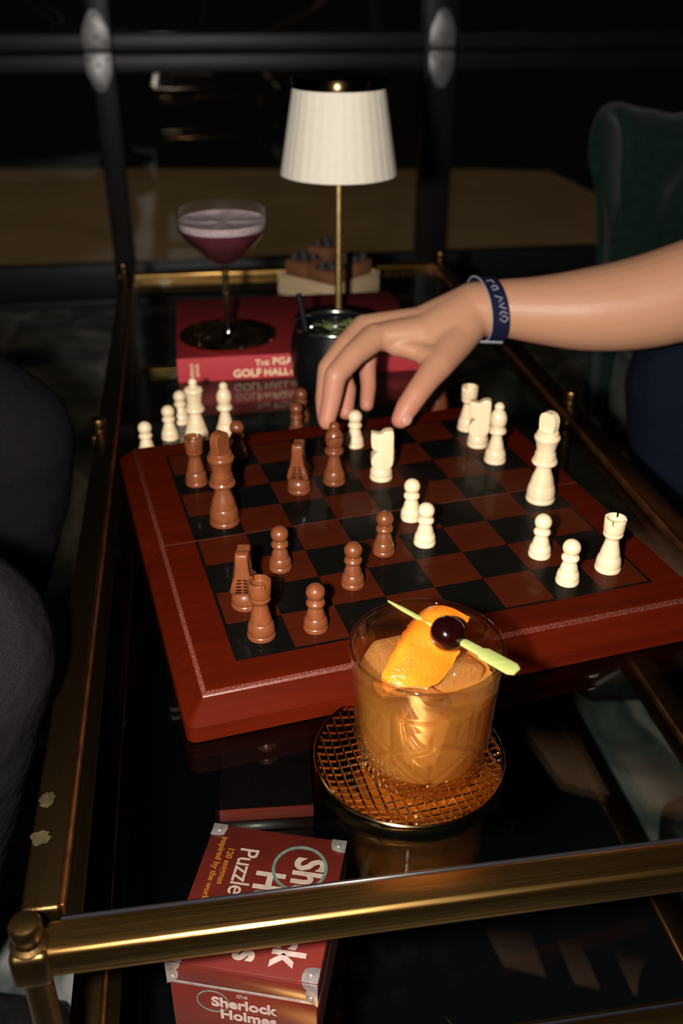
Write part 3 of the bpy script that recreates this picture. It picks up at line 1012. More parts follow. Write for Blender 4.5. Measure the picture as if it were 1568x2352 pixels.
link('cut_bowl', tumbler_mesh(), tumbler)
# drink


def drink_mesh():
    nz, nt = 60, 260
    th = np.linspace(0, 2 * PI, nt, endpoint=False)
    zz = np.linspace(.0112, .0596, nz)
    TH, ZZ = np.meshgrid(th, zz)
    Rr = np.interp(ZZ, [.0112, .0145, .030, .0596], [.0300, .0333, .0351, .0366]) - .9 * cut_depth(TH, ZZ)
    v = [(Rr[i, k] * math.cos(th[k]), Rr[i, k] * math.sin(th[k]), zz[i]) for i in range(nz) for k in range(nt)]
    f = [(i * nt + k, i * nt + (k + 1) % nt, (i + 1) * nt + (k + 1) % nt, (i + 1) * nt + k) for i in range(nz - 1) for k in range(nt)]
    n0 = (nz - 1) * nt
    v += [(.0345 * math.cos(a), .0345 * math.sin(a), .0588) for a in th]
    n1 = nz * nt
    f += [(n0 + k, n0 + (k + 1) % nt, n1 + (k + 1) % nt, n1 + k) for k in range(nt)]
    v += [(0, 0, .0586), (0, 0, .0110)]
    f += [(n1 + k, n1 + (k + 1) % nt, n1 + nt) for k in range(nt)]
    f += [((k + 1) % nt, k, n1 + nt + 1) for k in range(nt)]
    return MB().add(v, f).mesh('cocktail', M['amber'], angle=60)


dr = link('cocktail', drink_mesh(), None, (GX, GY, GZ))
tag(dr, 'cloudy amber cocktail inside the cut crystal tumbler', 'drink')


def ice_cube(c, s, rot, seed, mat, label, grp):
    rnd = random.Random(seed)
    m = MB().box(-s[0] / 2, s[0] / 2, -s[1] / 2, s[1] / 2, -s[2] / 2, s[2] / 2)
    m.v = [(x * (1 + rnd.uniform(-.08, .08)), y * (1 + rnd.uniform(-.08, .08)), z * (1 + rnd.uniform(-.08, .08))) for x, y, z in m.v]
    me = m.mesh('ice_cube', mat, bevel=min(s) * .16, seg=3)
    o = link('ice_cube', me, None, c, rot)
    return tag(o, label, 'ice', grp)


ice_cube((GX - .016, GY + .012, GZ + .0575), (.026, .026, .026), (.35, .25, .5), 3, M['amber_ice'], 'amber tinted ice cube at the back left under the orange peel', 'ice cubes in the whisky glass')
ice_cube((GX + .014, GY + .004, GZ + .0555), (.027, .027, .024), (-.25, .3, .1), 4, M['amber_ice'], 'amber tinted ice cube at the right below the cherry', 'ice cubes in the whisky glass')
ice_cube((GX - .004, GY - .019, GZ + .0520), (.020, .022, .022), (.2, -.2, .8), 5, M['amber_ice'], 'amber tinted ice cube at the front of the tumbler', 'ice cubes in the whisky glass')

# cocktail pick, cherry and orange peel
P0 = Vector((.1895, .1125, .4905)); P1 = Vector((.2420, .0456, .4885))
pd = (P1 - P0).normalized()
px = pd
py = Vector((0, 0, 1)).cross(pd).normalized()
Lp = (P1 - P0).length
out = [(0, 0), (.010, .0011), (Lp - .0385, .0013), (Lp - .0365, .0017), (Lp - .0350, .0036), (Lp - .0330, .0040), (Lp - .0265, .0040), (Lp - .0250, .0047), (Lp - .004, .0047), (Lp, .0020)]
out = [(0, 0), (.010, .0011), (Lp - .034, .0015), (Lp - .0335, .0026), (Lp - .0225, .0028), (Lp - .0205, .0044), (Lp - .0030, .0046), (Lp, .0026)]
poly = out + [(a, -b) for a, b in out[::-1][:-1]]
zaxis = px.cross(py)
L = [[P0 + px * a + py * b + zaxis * t for a, b in poly] for t in (-.0008, .0008)]
tag(link('cocktail_pick', MB().loops(L).mesh('cocktail_pick', M['bamboo'], bevel=.0003, smooth=True)), 'green bamboo paddle pick lying across the whisky glass rim', 'pick')
ch = MB().ball((0, 0, 0), .0097, 28, 18, (1, 1, .95))
ch.v = [(x * (1 - .12 * math.exp(-((x * x + y * y) / 1.2e-5)) * (1 if z > 0 else 0)), y, z - .0016 * math.exp(-((x * x + y * y) / 1.0e-5)) * (1 if z > 0 else 0)) for x, y, z in ch.v]
tag(link('cherry', ch.mesh('cherry', M['cherry'], angle=80), None, P0 + pd * (Lp - .0435) + Vector((0, 0, .0002)), (.5, .3, 0)), 'dark syrupy cherry skewered on the bamboo pick', 'cherry')


def peel():
    # rows across the strip, from the upper right (behind the cherry) to the lower left tip, then the second leaf
    rowsA = [  # (left edge, mid, right edge) of the main sheet, top to bottom
        [(.2005, .1020, .4815), (.2110, .1050, .4885), (.2215, .1015, .4900), (.2320, .0975, .4850)],
        [(.1968, .0950, .4830), (.2070, .0970, .4905), (.2165, .0945, .4905), (.2270, .0900, .4835)],
        [(.1905, .0855, .4815), (.1995, .0885, .4880), (.2105, .0865, .4880), (.2235, .0820, .4785)],
        [(.1835, .0760, .4770), (.1915, .0785, .4825), (.2025, .0775, .4825), (.2170, .0745, .4720)],
        [(.1785, .0690, .4720), (.1855, .0695, .4765), (.1960, .0688, .4765), (.2085, .0675, .4680)],
        [(.1800, .0625, .4690), (.1860, .0618, .4715), (.1935, .0615, .4720), (.2020, .0630, .4690)],
    ]
    # refine with Catmull-Rom both ways
    A = np.array(rowsA)

    def cr(P, sub):
        out = []
        n = len(P)
        for i in range(n - 1):
            p0, p1, p2, p3 = P[max(i - 1, 0)], P[i], P[i + 1], P[min(i + 2, n - 1)]
            for k in range(sub):
                t = k / sub
                out.append(.5 * (2 * p1 + (-p0 + p2) * t + (2 * p0 - 5 * p1 + 4 * p2 - p3) * t * t + (-p0 + 3 * p1 - 3 * p2 + p3) * t ** 3))
        out.append(P[-1])
        return np.array(out)
    B = cr(A, 6)
    B = np.array([cr(r, 6) for r in B])
    rnd = random.Random(5)
    ni, nj = B.shape[:2]
    for i in range(ni):
        B[i, 0] += np.array([rnd.uniform(-.0004, .0004), rnd.uniform(-.0004, .0004), 0])
        B[i, -1] += np.array([rnd.uniform(-.0004, .0004), rnd.uniform(-.0004, .0004), 0])
    # normals
    N = np.zeros_like(B)
    for i in range(ni):
        for j in range(nj):
            du = B[min(i + 1, ni - 1), j] - B[max(i - 1, 0), j]
            dv = B[i, min(j + 1, nj - 1)] - B[i, max(j - 1, 0)]
            n = np.cross(du, dv)
            n /= np.linalg.norm(n) + 1e-12
            if n[2] < 0:
                n = -n
            N[i, j] = n

    def shell(t0, t1, name, mat):
        v, f = [], []
        for t in (t0, t1):
            v += [tuple(B[i, j] + N[i, j] * t) for i in range(ni) for j in range(nj)]
        n = ni * nj
        for i in range(ni - 1):
            for j in range(nj - 1):
                a = i * nj + j
                f.append((a, a + 1, a + nj + 1, a + nj))
                f.append((n + a, n + a + nj, n + a + nj + 1, n + a + 1))
        per = [j for j in range(nj)] + [i * nj + nj - 1 for i in range(1, ni)] + [(ni - 1) * nj + j for j in range(nj - 2, -1, -1)] + [i * nj for i in range(ni - 2, 0, -1)]
        for k in range(len(per)):
            a, b = per[k], per[(k + 1) % len(per)]
            f.append((a, n + a, n + b, b))
        return MB().add(v, f).mesh(name, mat, angle=60)
    t = thing('orange_peel', 'curled strip of orange peel lying on the ice in the whisky glass', 'orange peel', (0, 0, 0))
    link('zest', shell(-.0002, .0007, 'zest', M['peel']), t)
    link('pith', shell(-.0018, -.0002, 'pith', M['pith']), t)
peel()

# ------------------------------------------------------------------ red book
book = thing('hardback_book', 'thick red cloth hardback lying on the table behind the black mug', 'book', (.0735, .6727, HT))
BW, BD = .2735, .2095
rbox('spine', -.0005, BW, -.0005, .004, .0, BK, M['spine_red'], book, .0012)
rbox('front_cover', 0, BW, .003, BD, BK - .003, BK, M['book_red'], book, .0008)
rbox('back_cover', 0, BW, .003, BD, 0, .003, M['book_red'], book, .0008)
rbox('page_block', .003, BW - .003, .004, BD - .004, .003, BK - .003, M['paper'], book, .0004)
sp = [o for o in book.children if o.name.startswith('spine')][0]


def spine_text(txt, x, z, size, bold=.0002, rot=0, spacing=1.0):
    me = text_mesh(txt, size, M['gilt'], .0001, bold, spacing)
    o = link('lettering', me, sp)
    if rot:
        o.matrix_local = frame_mat((x, -.00075, z), (0, 0, 1), (-1, 0, 0))
    else:
        o.matrix_local = frame_mat((x, -.00075, z), (1, 0, 0), (0, 0, 1))
    return o


# small-capital setting: big initials, small capitals after them
def small_caps(words, x, z, s1, s2, gap):
    for wd, cap in words:
        if cap:
            spine_text(wd[0], x, z, s1, .00025)
            x += s1 * .66
            if len(wd) > 1:
                spine_text(wd[1:], x, z, s2, .00022, spacing=1.06)
                x += s2 * .71 * (len(wd) - 1)
        else:
            spine_text(wd, x, z, s2, .00022, spacing=1.06)
            x += s2 * .71 * len(wd)
        x += gap


small_caps([('THE', True)], .0835, .0158, .0094, .0070, .004)
spine_text('PGA', .1020, .0160, .0112, .0003, spacing=1.05)
spine_text('WORLD', .1285, .0160, .0112, .0003, spacing=1.05)
spine_text('GOLF', .0590, .0038, .0120, .00035, spacing=1.02)
spine_text('HALL', .0925, .0038, .0112, .0003, spacing=1.04)
spine_text('OF', .1215, .0040, .0078, .00025)
spine_text('FAME', .1350, .0038, .0120, .0003, spacing=1.02)
spine_text('GERALD', .0165, .0040, .0047, .00010, rot=1)
spine_text('ASTOR', .0225, .0060, .0047, .00010, rot=1)

# ------------------------------------------------------------------ coupe cocktail on the book
CX, CY, CZ = .1315, .716, HT + BK + .0021
coupe = thing('coupe_glass', 'stemmed coupe glass holding a foamy mauve cocktail', 'glass', (CX, CY, CZ))
foot = [(0, .0), (.0325, 0), (.0335, .0009), (.0328, .0019), (.020, .0034), (.0085, .0062), (.0046, .012), (.0038, .022), (.0036, .050), (.0039, .075), (.0050, .0827), (.0, .0837)]
link('foot', MB().lathe(foot[:6] + [(0.0, .0062)], 64).mesh('foot', M['stem_glass'], angle=50), coupe)
link('stem', MB().lathe([(0, .0062)] + foot[5:], 32).mesh('stem', M['stem_glass'], angle=60), coupe)
CUP = .0052
outer = [(0, .0787), (.0055, .0788), (.012, .0830), (.0235, .0925), (.0365, .1045), (.0445, .1140), (.0478, .1215), (.0482, .1270), (.0470, .1385)]
inner = [(.0461, .1390), (.0458, .1380), (.0470, .1270), (.0466, .1215), (.0434, .1146), (.0356, .1054), (.0228, .0936), (.0112, .0842), (.0, .0815)]
link('bowl', MB().lathe([(r, z + CUP) for r, z in smooth_prof(outer, 3) + smooth_prof(inner, 3)], 72).mesh('bowl', M['clear_glass'], angle=70), coupe)
liq = [(0, .0818), (.0108, .0844), (.0224, .0938), (.0350, .1056), (.0428, .1148), (.0455, .1196), (0, .1196)]
tag(link('mauve_cocktail', MB().lathe(liq, 64).mesh('mauve_cocktail', M['pink'], angle=50), None, (CX, CY, CZ + CUP)), 'mauve cocktail filling the bowl of the coupe glass', 'drink')
fm_ = MB()
nt = 64
rings = []
rnd = random.Random(11)
prof = [(.0455, .1197), (.0463, .1225), (.0467, .1255), (.0466, .1275), (.0440, .1262), (.036, .1250), (.027, .1246), (.017, .1244), (.008, .1246)]
v, f = [], []
for r, z in prof:
    for k in range(nt):
        a = 2 * PI * k / nt
        dz = (.0006 * math.sin(5 * a + 40 * r) + .0005 * math.sin(9 * a + 1)) if r < .0463 and z > .124 else 0
        v.append((r * math.cos(a), r * math.sin(a), z + dz))
for i in range(len(prof) - 1):
    for k in range(nt):
        j = (k + 1) % nt
        f.append((i * nt + k, i * nt + j, (i + 1) * nt + j, (i + 1) * nt + k))
v.append((0, 0, .1245)); c = len(v) - 1
for k in range(nt):
    f.append(((len(prof) - 1) * nt + k, (len(prof) - 1) * nt + (k + 1) % nt, c))
f.append(tuple(range(nt))[::-1])
tag(link('cocktail_foam', fm_.add(v, f).mesh('cocktail_foam', M['foam'], angle=70), None, (CX, CY, CZ + CUP)), 'pale pink foam floating on the mauve cocktail', 'foam', kind='stuff')

# ------------------------------------------------------------------ table lamp
LX, LY, LZ = .2625, .766, HT + BK
lamp = thing('table_lamp', 'slim brass table lamp with pleated ivory shade standing on the red book', 'lamp', (LX, LY, LZ))
link('base', MB().lathe([(0, 0), (.0515, 0), (.0522, .001), (.0522, .0052), (.0512, .0064), (.012, .0070), (.0075, .0085), (0, .0085)], 72).mesh('base', M['lamp_dark'], angle=40), lamp)
link('pole', MB().tube([(0, 0, .008), (0, 0, .258)], .0042, 24).mesh('pole', M['lamp_pole']), lamp)


def shade_mesh():
    nt, nzs = 360, 2
    z0, z1, r0, r1 = .1690, .2560, .0632, .0487
    v, f = [], []
    def ring(z, r, off):
        for k in range(nt):
            a = 2 * PI * k / nt
            ph = (k * 34 / nt) % 1.0
            pl = .00035 * (abs(ph - .5) * 2) + .0004 * math.sin(3 * a + 1) * math.cos(7 * a)
            v.append(((r + off + pl) * math.cos(a), (r + off + pl) * math.sin(a), z))
    ring(z0, r0, 0); ring(z1, r1, 0); ring(z1, r1, -.0012); ring(z0, r0, -.0012)
    for i in range(4):
        for k in range(nt):
            j = (k + 1) % nt
            a, b = i * nt, ((i + 1) % 4) * nt
            f.append((a + k, a + j, b + j, b + k))
    return MB().add(v, f).mesh('shade', M['shade'], angle=50)


link('shade', shade_mesh(), lamp)
link('top_cap', MB().lathe([(0, .2685), (.0465, .2683), (.0492, .2673), (.0500, .2655), (.0500, .2555), (.0490, .2550), (.0483, .2575), (0, .2580)], 80).mesh('top_cap', M['lamp_dark'], angle=40), lamp)
link('bulb', MB().ball((0, 0, .222), .015, 20, 12).mesh('bulb', M['bulb']), lamp)

# ------------------------------------------------------------------ black mug
MX, MY = .2345, .6140
mug = thing('barrel_mug', 'black barrel-shaped mug with steel rim standing before the red book', 'mug', (MX, MY, HT))
body = smooth_prof([(.0300, 0), (.0335, .0015), (.0380, .012), (.0432, .028), (.0452, .044), (.0442, .058), (.0418, .070), (.0404, .0770)], 5)
inn = [(.0385, .0770), (.0390, .070), (.0400, .060), (.0, .058)]
link('body', MB().lathe([(0, 0)] + body + inn, 64).mesh('body', M['mug'], angle=50), mug)
link('steel_rim', MB().lathe([(.0404, .0768), (.0410, .0780), (.0408, .0796), (.0398, .0802), (.0388, .0796), (.0384, .0780), (.0386, .0766)], 72, closed=True).mesh('steel_rim', M['steel'], angle=70), mug)
HP = [(.0425 + .0, 0, .062), (.055, 0, .066), (.067, 0, .060), (.071, 0, .046), (.066, 0, .030), (.054, 0, .022), (.042, 0, .023)]
hm = MB().tube([(p[0], 0, p[2]) for p in HP], .0036, 12)
hm.xf(Matrix.Rotation(math.radians(35), 4, 'Z'))
link('handle', hm.mesh('handle', M['mug']), mug)
tag(link('dark_drink', MB().lathe([(0, .0582), (.0392, .0605), (.0388, .0700), (0, .0702)], 48).mesh('dark_drink', M['soda'], angle=50), None, (MX, MY, HT)), 'dark clear drink filling the black mug', 'drink')
st = [Vector((MX - .0270, MY - .010, HT + .064)), Vector((MX - .0350, MY + .006, HT + .1095))]
tag(link('drinking_straw', MB().tube(st, .0029, 14).mesh('drinking_straw', M['straw'])), 'short black straw leaning in the black mug', 'straw')
for i, (x, y, s) in enumerate(((-.020, .006, .012), (-.010, -.018, .013), (.006, .018, .012), (.018, -.010, .013), (-.024, -.012, .008))):
    ice_cube((MX + x, MY + y, HT + .0715), (s, s, s), (random.uniform(-.6, .6), random.uniform(-.6, .6), i), 20 + i, M['ice'], 'clear ice cube in the black mug ' + ['beside the straw', 'at the near rim', 'at the far rim under the mint', 'at the right side by the hand', 'smallest one at the left rim'][i], 'ice cubes in the mug')


def leaf(c, ln, wd, rz, tilt, i):
    v, f = [], []
    n = 6
    for k in range(n + 1):
        t = k / n
        wk = wd * math.sin(PI * min(1, t * .97 + .02)) ** .7
        for s, h in ((-1, .0006), (0, -.0003), (1, .0006)):
            v.append(((t - .5) * ln, s * wk / 2, h + .0015 * math.sin(t * 5 + i)))
    for k in range(n):
        for s in (0, 1):
            a = k * 3 + s
            f.append((a, a + 3, a + 4, a + 1))
    m = bpy.data.meshes.new('mint_leaf')
    m.from_pydata(v, [], f)
    m.materials.append(M['mint'])
    for p in m.polygons:
        p.use_smooth = True
    o = link('mint_leaf', m, None, c, (tilt, tilt * .6, rz))
    md = o.modifiers.new('thickness', 'SOLIDIFY')
    md.thickness = .0005
    return o


LV = [(-.013, .010, .2), (-.005, .016, .9), (.003, .006, -.4), (.010, .014, .5), (.016, .003, 1.4), (-.006, .000, 2.0), (.006, -.006, .1), (-.004, -.020, 2.6), (.022, .010, 2.2)]
for i, (x, y, a) in enumerate(LV):
    o = leaf((MX + x, MY + y, HT + .0745 + .0008 * (i % 3)), .015, .009, a, .25 * math.sin(i * 2.1), i)
    tag(o, 'bruised mint leaf floating on the drink in the black mug', 'mint leaf', 'mint leaves in the mug')

# ------------------------------------------------------------------ wooden game behind the book
TXc, TYc = .281, .975
tray = thing('wooden_game_tray', 'square pale wooden game tray set cornerwise behind the red book', 'game tray', (TXc, TYc, HT), math.radians(42))
rbox('tray_base', -.050, .050, -.050, .050, 0, .024, M['pale_wood'], tray, .002)
rbox('tray_lip', -.050, .050, -.050, -.046, .024, .030, M['pale_wood'], tray, .001)
rbox('tray_lip', -.050, .050, .046, .050, .024, .030, M['pale_wood'], tray, .001)
rbox('tray_lip', -.050, -.046, -.0455, .0455, .024, .030, M['pale_wood'], tray, .001)
rbox('tray_lip', .046, .050, -.0455, .0455, .024, .030, M['pale_wood'], tray, .001)
c42, s42 = math.cos(math.radians(42)), math.sin(math.radians(42))
bl_lab = ['reddish brown game block at the left corner of the pale tray', 'reddish brown game block at the front corner of the pale tray',
          'reddish brown game block at the right corner of the pale tray', 'tall reddish brown game block at the back of the pale tray']
for i, (x, y, s, h) in enumerate(((-.024, .024, .036, .024), (-.024, -.024, .036, .020), (.024, -.024, .036, .022), (.024, .024, .036, .034))):
    wx, wy = TXc + x * c42 - y * s42, TYc + x * s42 + y * c42
    t = thing('game_block', bl_lab[i], 'game block', (wx, wy, HT + .024), math.radians(42), 'brown game blocks on the tray')
    rbox('block_body', -s / 2, s / 2, -s / 2, s / 2, 0, h, M['brown_wood'], t, .0012)
    for dx in (-.009, .009):
        for dy in (-.009, .009):
            link('ring_stud', MB().lathe([(.0035, 0), (.0062, 0), (.0066, .001), (.0066, .005), (.0056, .006), (.0040, .0058), (.0035, .005)], 20, (dx, dy, h), closed=True).mesh('ring_stud', M['stud'], angle=40), t)

# ------------------------------------------------------------------ middle shelf: puzzle box and book
ZS = HT - TI
A_ = Vector((.054, .037)); B_ = Vector((.135, .010)); C_ = Vector((.163, .108)); D_ = Vector((.080, .130))
BX_A = math.atan2(B_.y - A_.y, B_.x - A_.x)
WX, WY, WH = .0862, .0985, .060
pz = thing('puzzle_box', 'rust red printed puzzle box with riveted silver corners on the middle shelf', 'box', (A_.x, A_.y, ZS), BX_A)
rbox('box_body', .0008, WX - .0008, .0008, WY - .0008, 0, WH - .0175, M['tin_red'], pz, .0008)
rbox('lid', 0, WX, 0, WY, WH - .0165, WH, M['tin_red'], pz, .0008)
rbox('silver_strip', -.0003, WX + .0003, -.0003, WY, WH - .0182, WH - .0162, M['silver'], pz, .0003)
rbox('lip_band', .006, WX - .006, -.0004, .001, WH - .0155, WH - .001, M['tin_lip'], pz, .0002)
lid = [o for o in pz.children if o.name.startswith('lid')][0]
bodyo = [o for o in pz.children if o.name.startswith('box_body')][0]


def corner_plate(cx, cy, sx, sy):
    P = [(0, 0), (.0092, 0), (.0095, .004), (.0085, .0078), (.0062, .0088), (.0040, .0092), (0, .0092)]
    L = [[(cx + sx * a, cy + sy * b, z) for a, b in (P if sx * sy > 0 else P[::-1])] for z in (WH + .0001, WH + .0007)]
    p = link('corner_plate', MB().loops(L).mesh('corner_plate', M['silver'], bevel=.0002), pz)
    link('rivet', MB().ball((cx + sx * .0048, cy + sy * .0048, WH + .0007), .0017, 14, 8, (1, 1, .6)).mesh('rivet', M['silver']), p)
    if sy > 0:
        Q = [(0, 0), (.0088, 0), (.0080, -.0030), (.0060, -.0055), (.0072, -.0085), (.0066, -.0125), (.0030, -.0165), (0, -.0190)]
        L = [[(cx + sx * a, y, WH + b) for a, b in (Q if sx > 0 else Q[::-1])] for y in (-.0002, -.0010)]
        link('side_plate', MB().loops(L).mesh('side_plate', M['silver'], bevel=.0002), p)
        link('rivet', MB().ball((cx + sx * .0038, -.0010, WH - .0120), .0014, 14, 8, (1, .6, 1)).mesh('rivet', M['silver']), p)


for cx, sx in ((0, 1), (WX, -1)):
    for cy, sy in ((0, 1), (WY, -1)):
        corner_plate(cx, cy, sx, sy)


def lid_text(txt, u, v, size, mat, bold=.0003, spacing=1.0, xs=1.0):
    me = text_mesh(txt, size, mat, .0001, bold, spacing, xscale=xs)
    o = link('lettering', me, lid)
    o.matrix_local = frame_mat((u, v, WH + .00025), (0, -1, 0), (1, 0, 0))


lid_text('Sherlock', .0580, .0815, .0262, M['tin_white'], .0008, 1.0, .80)
lid_text('Holmes', .0365, .0680, .0245, M['tin_white'], .0008, 1.0, .80)
lid_text('Puzzle', .0220, .0830, .0170, M['tin_white'], .0001, .95, .85)
lid_text('120 enigmas', .0142, .0815, .0056, M['tin_orange'], .0001)
lid_text('inspired by the works', .0082, .0890, .0056, M['tin_orange'], .0001)
link('printed_ring', MB().lathe([(.0150, 0), (.0170, 0), (.0170, .0003), (.0150, .0003)], 48, (.0610, .0730, WH + .0001), closed=True).mesh('printed_ring', M['tin_green'], smooth=False), lid)
link('printed_handle', MB().box(.0455, .0535, .020, .036, WH + .0001, WH + .0005).mesh('printed_handle', M['tin_black'], bevel=.0002), lid)
link('printed_ferrule', MB().box(.0500, .0540, .020, .037, WH + .0005, WH + .0008).mesh('printed_ferrule', M['tin_gold'], smooth=False), lid)


def front_text(txt, u, z, size, mat, bold=.0003, xs=1.0):
    me = text_mesh(txt, size, mat, .0001, bold, xscale=xs)
    o = link('lettering', me, bodyo)
    o.matrix_local = frame_mat((u, .0003, z), (1, 0, 0), (0, 0, 1))


front_text('the', .0395, .0360, .0050, M['silver'], .0001)
front_text('Sherlock', .0245, .0255, .0115, M['tin_white'], .0004, .92)
front_text('Holmes', .0290, .0150, .0115, M['tin_white'], .0004, .92)
rm = MB().lathe([(.0088, 0), (.0096, 0), (.0096, .0003), (.0088, .0003)], 40, closed=True)
rm.xf(Matrix.Translation((.0255, .0006, .0290)) @ Matrix.Rotation(PI / 2, 4, 'X'))
link('printed_ring', rm.mesh('printed_ring', M['tin_green'], smooth=False), bodyo)

sb = thing('shelf_book', 'thin book with a red spine lying on the shelf behind the puzzle box', 'book', (.0875, .186, ZS), math.radians(-4))
rbox('spine', 0, .068, 0, .002, 0, .0105, M['tin_lip'], sb, .0006)
rbox('front_cover', 0, .068, .002, .10, .0085, .0105, M['dark_cover'], sb, .0005)
rbox('back_cover', 0, .068, .002, .10, 0, .0018, M['dark_cover'], sb, .0005)
rbox('page_block', .002, .066, .002, .098, .0018, .0085, M['paper'], sb, .0003)


# ------------------------------------------------------------------ people
def capsules(chains, balls=()):
    """overlapping spheres and frusta, later fused into one skin by a voxel remesh"""
    m = MB()
    for ch in chains:
        for i, (p, r) in enumerate(ch):
            m.ball(p, r * .985, 28, 16)
            if i:
                q, s = ch[i - 1]
                a, b = Vector(q), Vector(p)
                m.tube([a, b], [s, r], 28)
    for c, r, sc, rot in balls:
        b = MB().ball((0, 0, 0), r, 24, 14, sc)
        b.xf(Matrix.Translation(c) @ rot)
        m.add(b.v, b.f)
    return m


def fused(name, m, mat, parent, voxel=.002, it=6, fac=.5):
    o = link(name, m.mesh(name, mat), parent)
    r = o.modifiers.new('fuse', 'REMESH')
    r.mode = 'VOXEL'
    r.voxel_size = voxel
    r.use_smooth_shade = True
    s = o.modifiers.new('relax', 'SMOOTH')
    s.factor = fac
    s.iterations = it
    return o


# ---- player on the right: bare arm reaching over the board, navy trousers
pr = thing('person', 'person in navy trousers reaching a bare arm with wristband over the board', 'person', (0, 0, 0))
I_ = [((.2561, .5041, .5018), .0130), ((.2340, .4880, .4925), .0112), ((.2149, .4741, .4785), .0102), ((.2105, .4692, .4567), .0090), ((.2055, .4635, .4395), .0076)]
M_ = [((.2497, .5270, .5030), .0125), ((.2310, .5110, .4930), .0112), ((.2122, .4962, .4771), .0102), ((.2072, .4862, .4510), .0090), ((.2066, .4815, .4342), .0075)]
R_ = [((.2520, .5420, .4985), .0118), ((.2350, .5270, .4880), .0104), ((.2230, .5167, .4733), .0096), ((.2310, .5060, .4520), .0083), ((.2275, .4930, .4345), .0073)]
P_ = [((.2640, .5510, .4900), .0112), ((.2560, .5390, .4740), .0090), ((.2545, .5330, .4620), .0083), ((.2537, .5210, .4470), .0075), ((.2500, .5090, .4335), .0067)]
T_ = [((.3310, .5000, .4975), .0180), ((.3079, .4730, .4845), .0140), ((.2950, .4610, .4760), .0116), ((.2838, .4515, .4670), .0108), ((.2740, .4455, .4560), .0102), ((.2680, .4420, .4470), .0084)]
W0 = (.3512, .5236, .5165)
palm = [[(W0, .0250), ((.300, .5050, .5040), .0160), ((.2600, .5050, .5010), .0128)], [(W0, .0250), ((.300, .5180, .5070), .0160), ((.2540, .5270, .5030), .0126)],
        [(W0, .0250), ((.300, .5290, .5020), .0155), ((.2560, .5400, .4980), .0120)], [(W0, .0250), ((.305, .5370, .4960), .0145), ((.2670, .5490, .4910), .0112)],
        [(W0, .0240), ((.3310, .5000, .4975), .0180), ((.3000, .4960, .4930), .0125), ((.2750, .4990, .4940), .0100)],
        [((.3079, .4740, .4850), .0130), ((.2950, .4880, .4910), .0095), ((.2720, .5000, .4950), .0090)]]
ARM = [(W0, .0255), ((.3812, .5195, .5178), .0270), ((.4100, .5110, .5177), .0310), ((.4500, .5000, .5195), .0375), ((.4950, .4910, .5260), .0420), ((.5400, .4840, .5390), .0445), ((.6000, .4790, .5620), .0455),
       ((.6900, .4780, .6050), .0440), ((.7800, .5200, .6900), .0480), ((.8800, .5700, .8000), .0520), ((.9500, .5950, .8700), .0560)]
def spline_chain(ch, sub=4):
    P = np.array([list(p) + [r] for p, r in ch])
    out = []
    for i in range(len(P) - 1):
        p0, p1, p2, p3 = P[max(i - 1, 0)], P[i], P[i + 1], P[min(i + 2, len(P) - 1)]
        for k in range(sub):
            t = k / sub
            q = .5 * (2 * p1 + (-p0 + p2) * t + (2 * p0 - 5 * p1 + 4 * p2 - p3) * t * t + (-p0 + 3 * p1 - 3 * p2 + p3) * t ** 3)
            out.append((tuple(q[:3]), float(q[3])))
    out.append(ch[-1])
    return out


body = fused('body', capsules([I_, M_, R_, P_, T_, spline_chain(ARM)] + palm), M['skin'], pr, .0017, 7)


def nail(c, n, t, a, b):
    n = Vector(n).normalized(); t = Vector(t); t = (t - n * t.dot(n)).normalized(); u = n.cross(t)
    rot = Matrix(((t.x, u.x, n.x), (t.y, u.y, n.y), (t.z, u.z, n.z))).to_4x4()
    m = MB().ball((0, 0, 0), 1, 18, 10, (a, b, .0022))
    m.xf(Matrix.Translation(c) @ rot)
    return link('fingernail', m.mesh('fingernail', M['nail']), body)


td = Vector((.2680, .4420, .4470)) - Vector((.2838, .4515, .4670))
nail(Vector((.2690, .4425, .4480)) + Vector((.38, -.72, .25)).normalized() * .0084, (.40, -.75, .30), td, .0066, .0052)

tr = [[((1.02, .36, .44), .105), ((.80, .33, .435), .088), ((.62, .31, .42), .066), ((.625, .31, .36), .060), ((.68, .32, .08), .048)],
      [((1.02, .56, .44), .105), ((.80, .575, .43), .090), ((.622, .585, .405), .072), ((.625, .580, .34), .064), ((.69, .57, .08), .050)],
      [((1.02, .36, .44), .11), ((1.02, .56, .44), .11)], [((1.05, .46, .46), .13), ((1.06, .46, .60), .125)]]
fused('trousers', capsules(tr), M['navy_cloth'], pr, .006, 6)
sh = [[((1.06, .46, .58), .135), ((1.05, .46, .78), .15), ((1.03, .46, .90), .12), ((1.02, .46, 1.0), .055)], [((1.03, .46, .92), .08), ((.96, .60, .885), .068), ((.88, .57, .80), .062)], [((1.03, .46, .92), .08), ((.98, .30, .88), .066), ((.95, .26, .70), .056)]]
fused('shirt', capsules(sh), M['black_cloth'], pr, .007, 6)
for y in (.32, .57):
    sm = MB().loops([[(x, y + dy, z) for x, dy, z in [(.74, -.035, z0), (.76, 0, z0), (.74, .035, z0), (.64, .040, z0), (.545, .030, z0), (.53, 0, z0), (.545, -.030, z0), (.64, -.040, z0)]] for z0 in (.0, .03)] +
                    [[(.73, y - .03, .085), (.745, y, .085), (.73, y + .03, .085), (.67, y + .034, .08), (.58, y + .022, .05), (.56, y, .048), (.58, y - .022, .05), (.67, y - .034, .08)]])
    link('shoe', sm.mesh('shoe', M['shoe'], bevel=.006, seg=2, angle=60), pr)

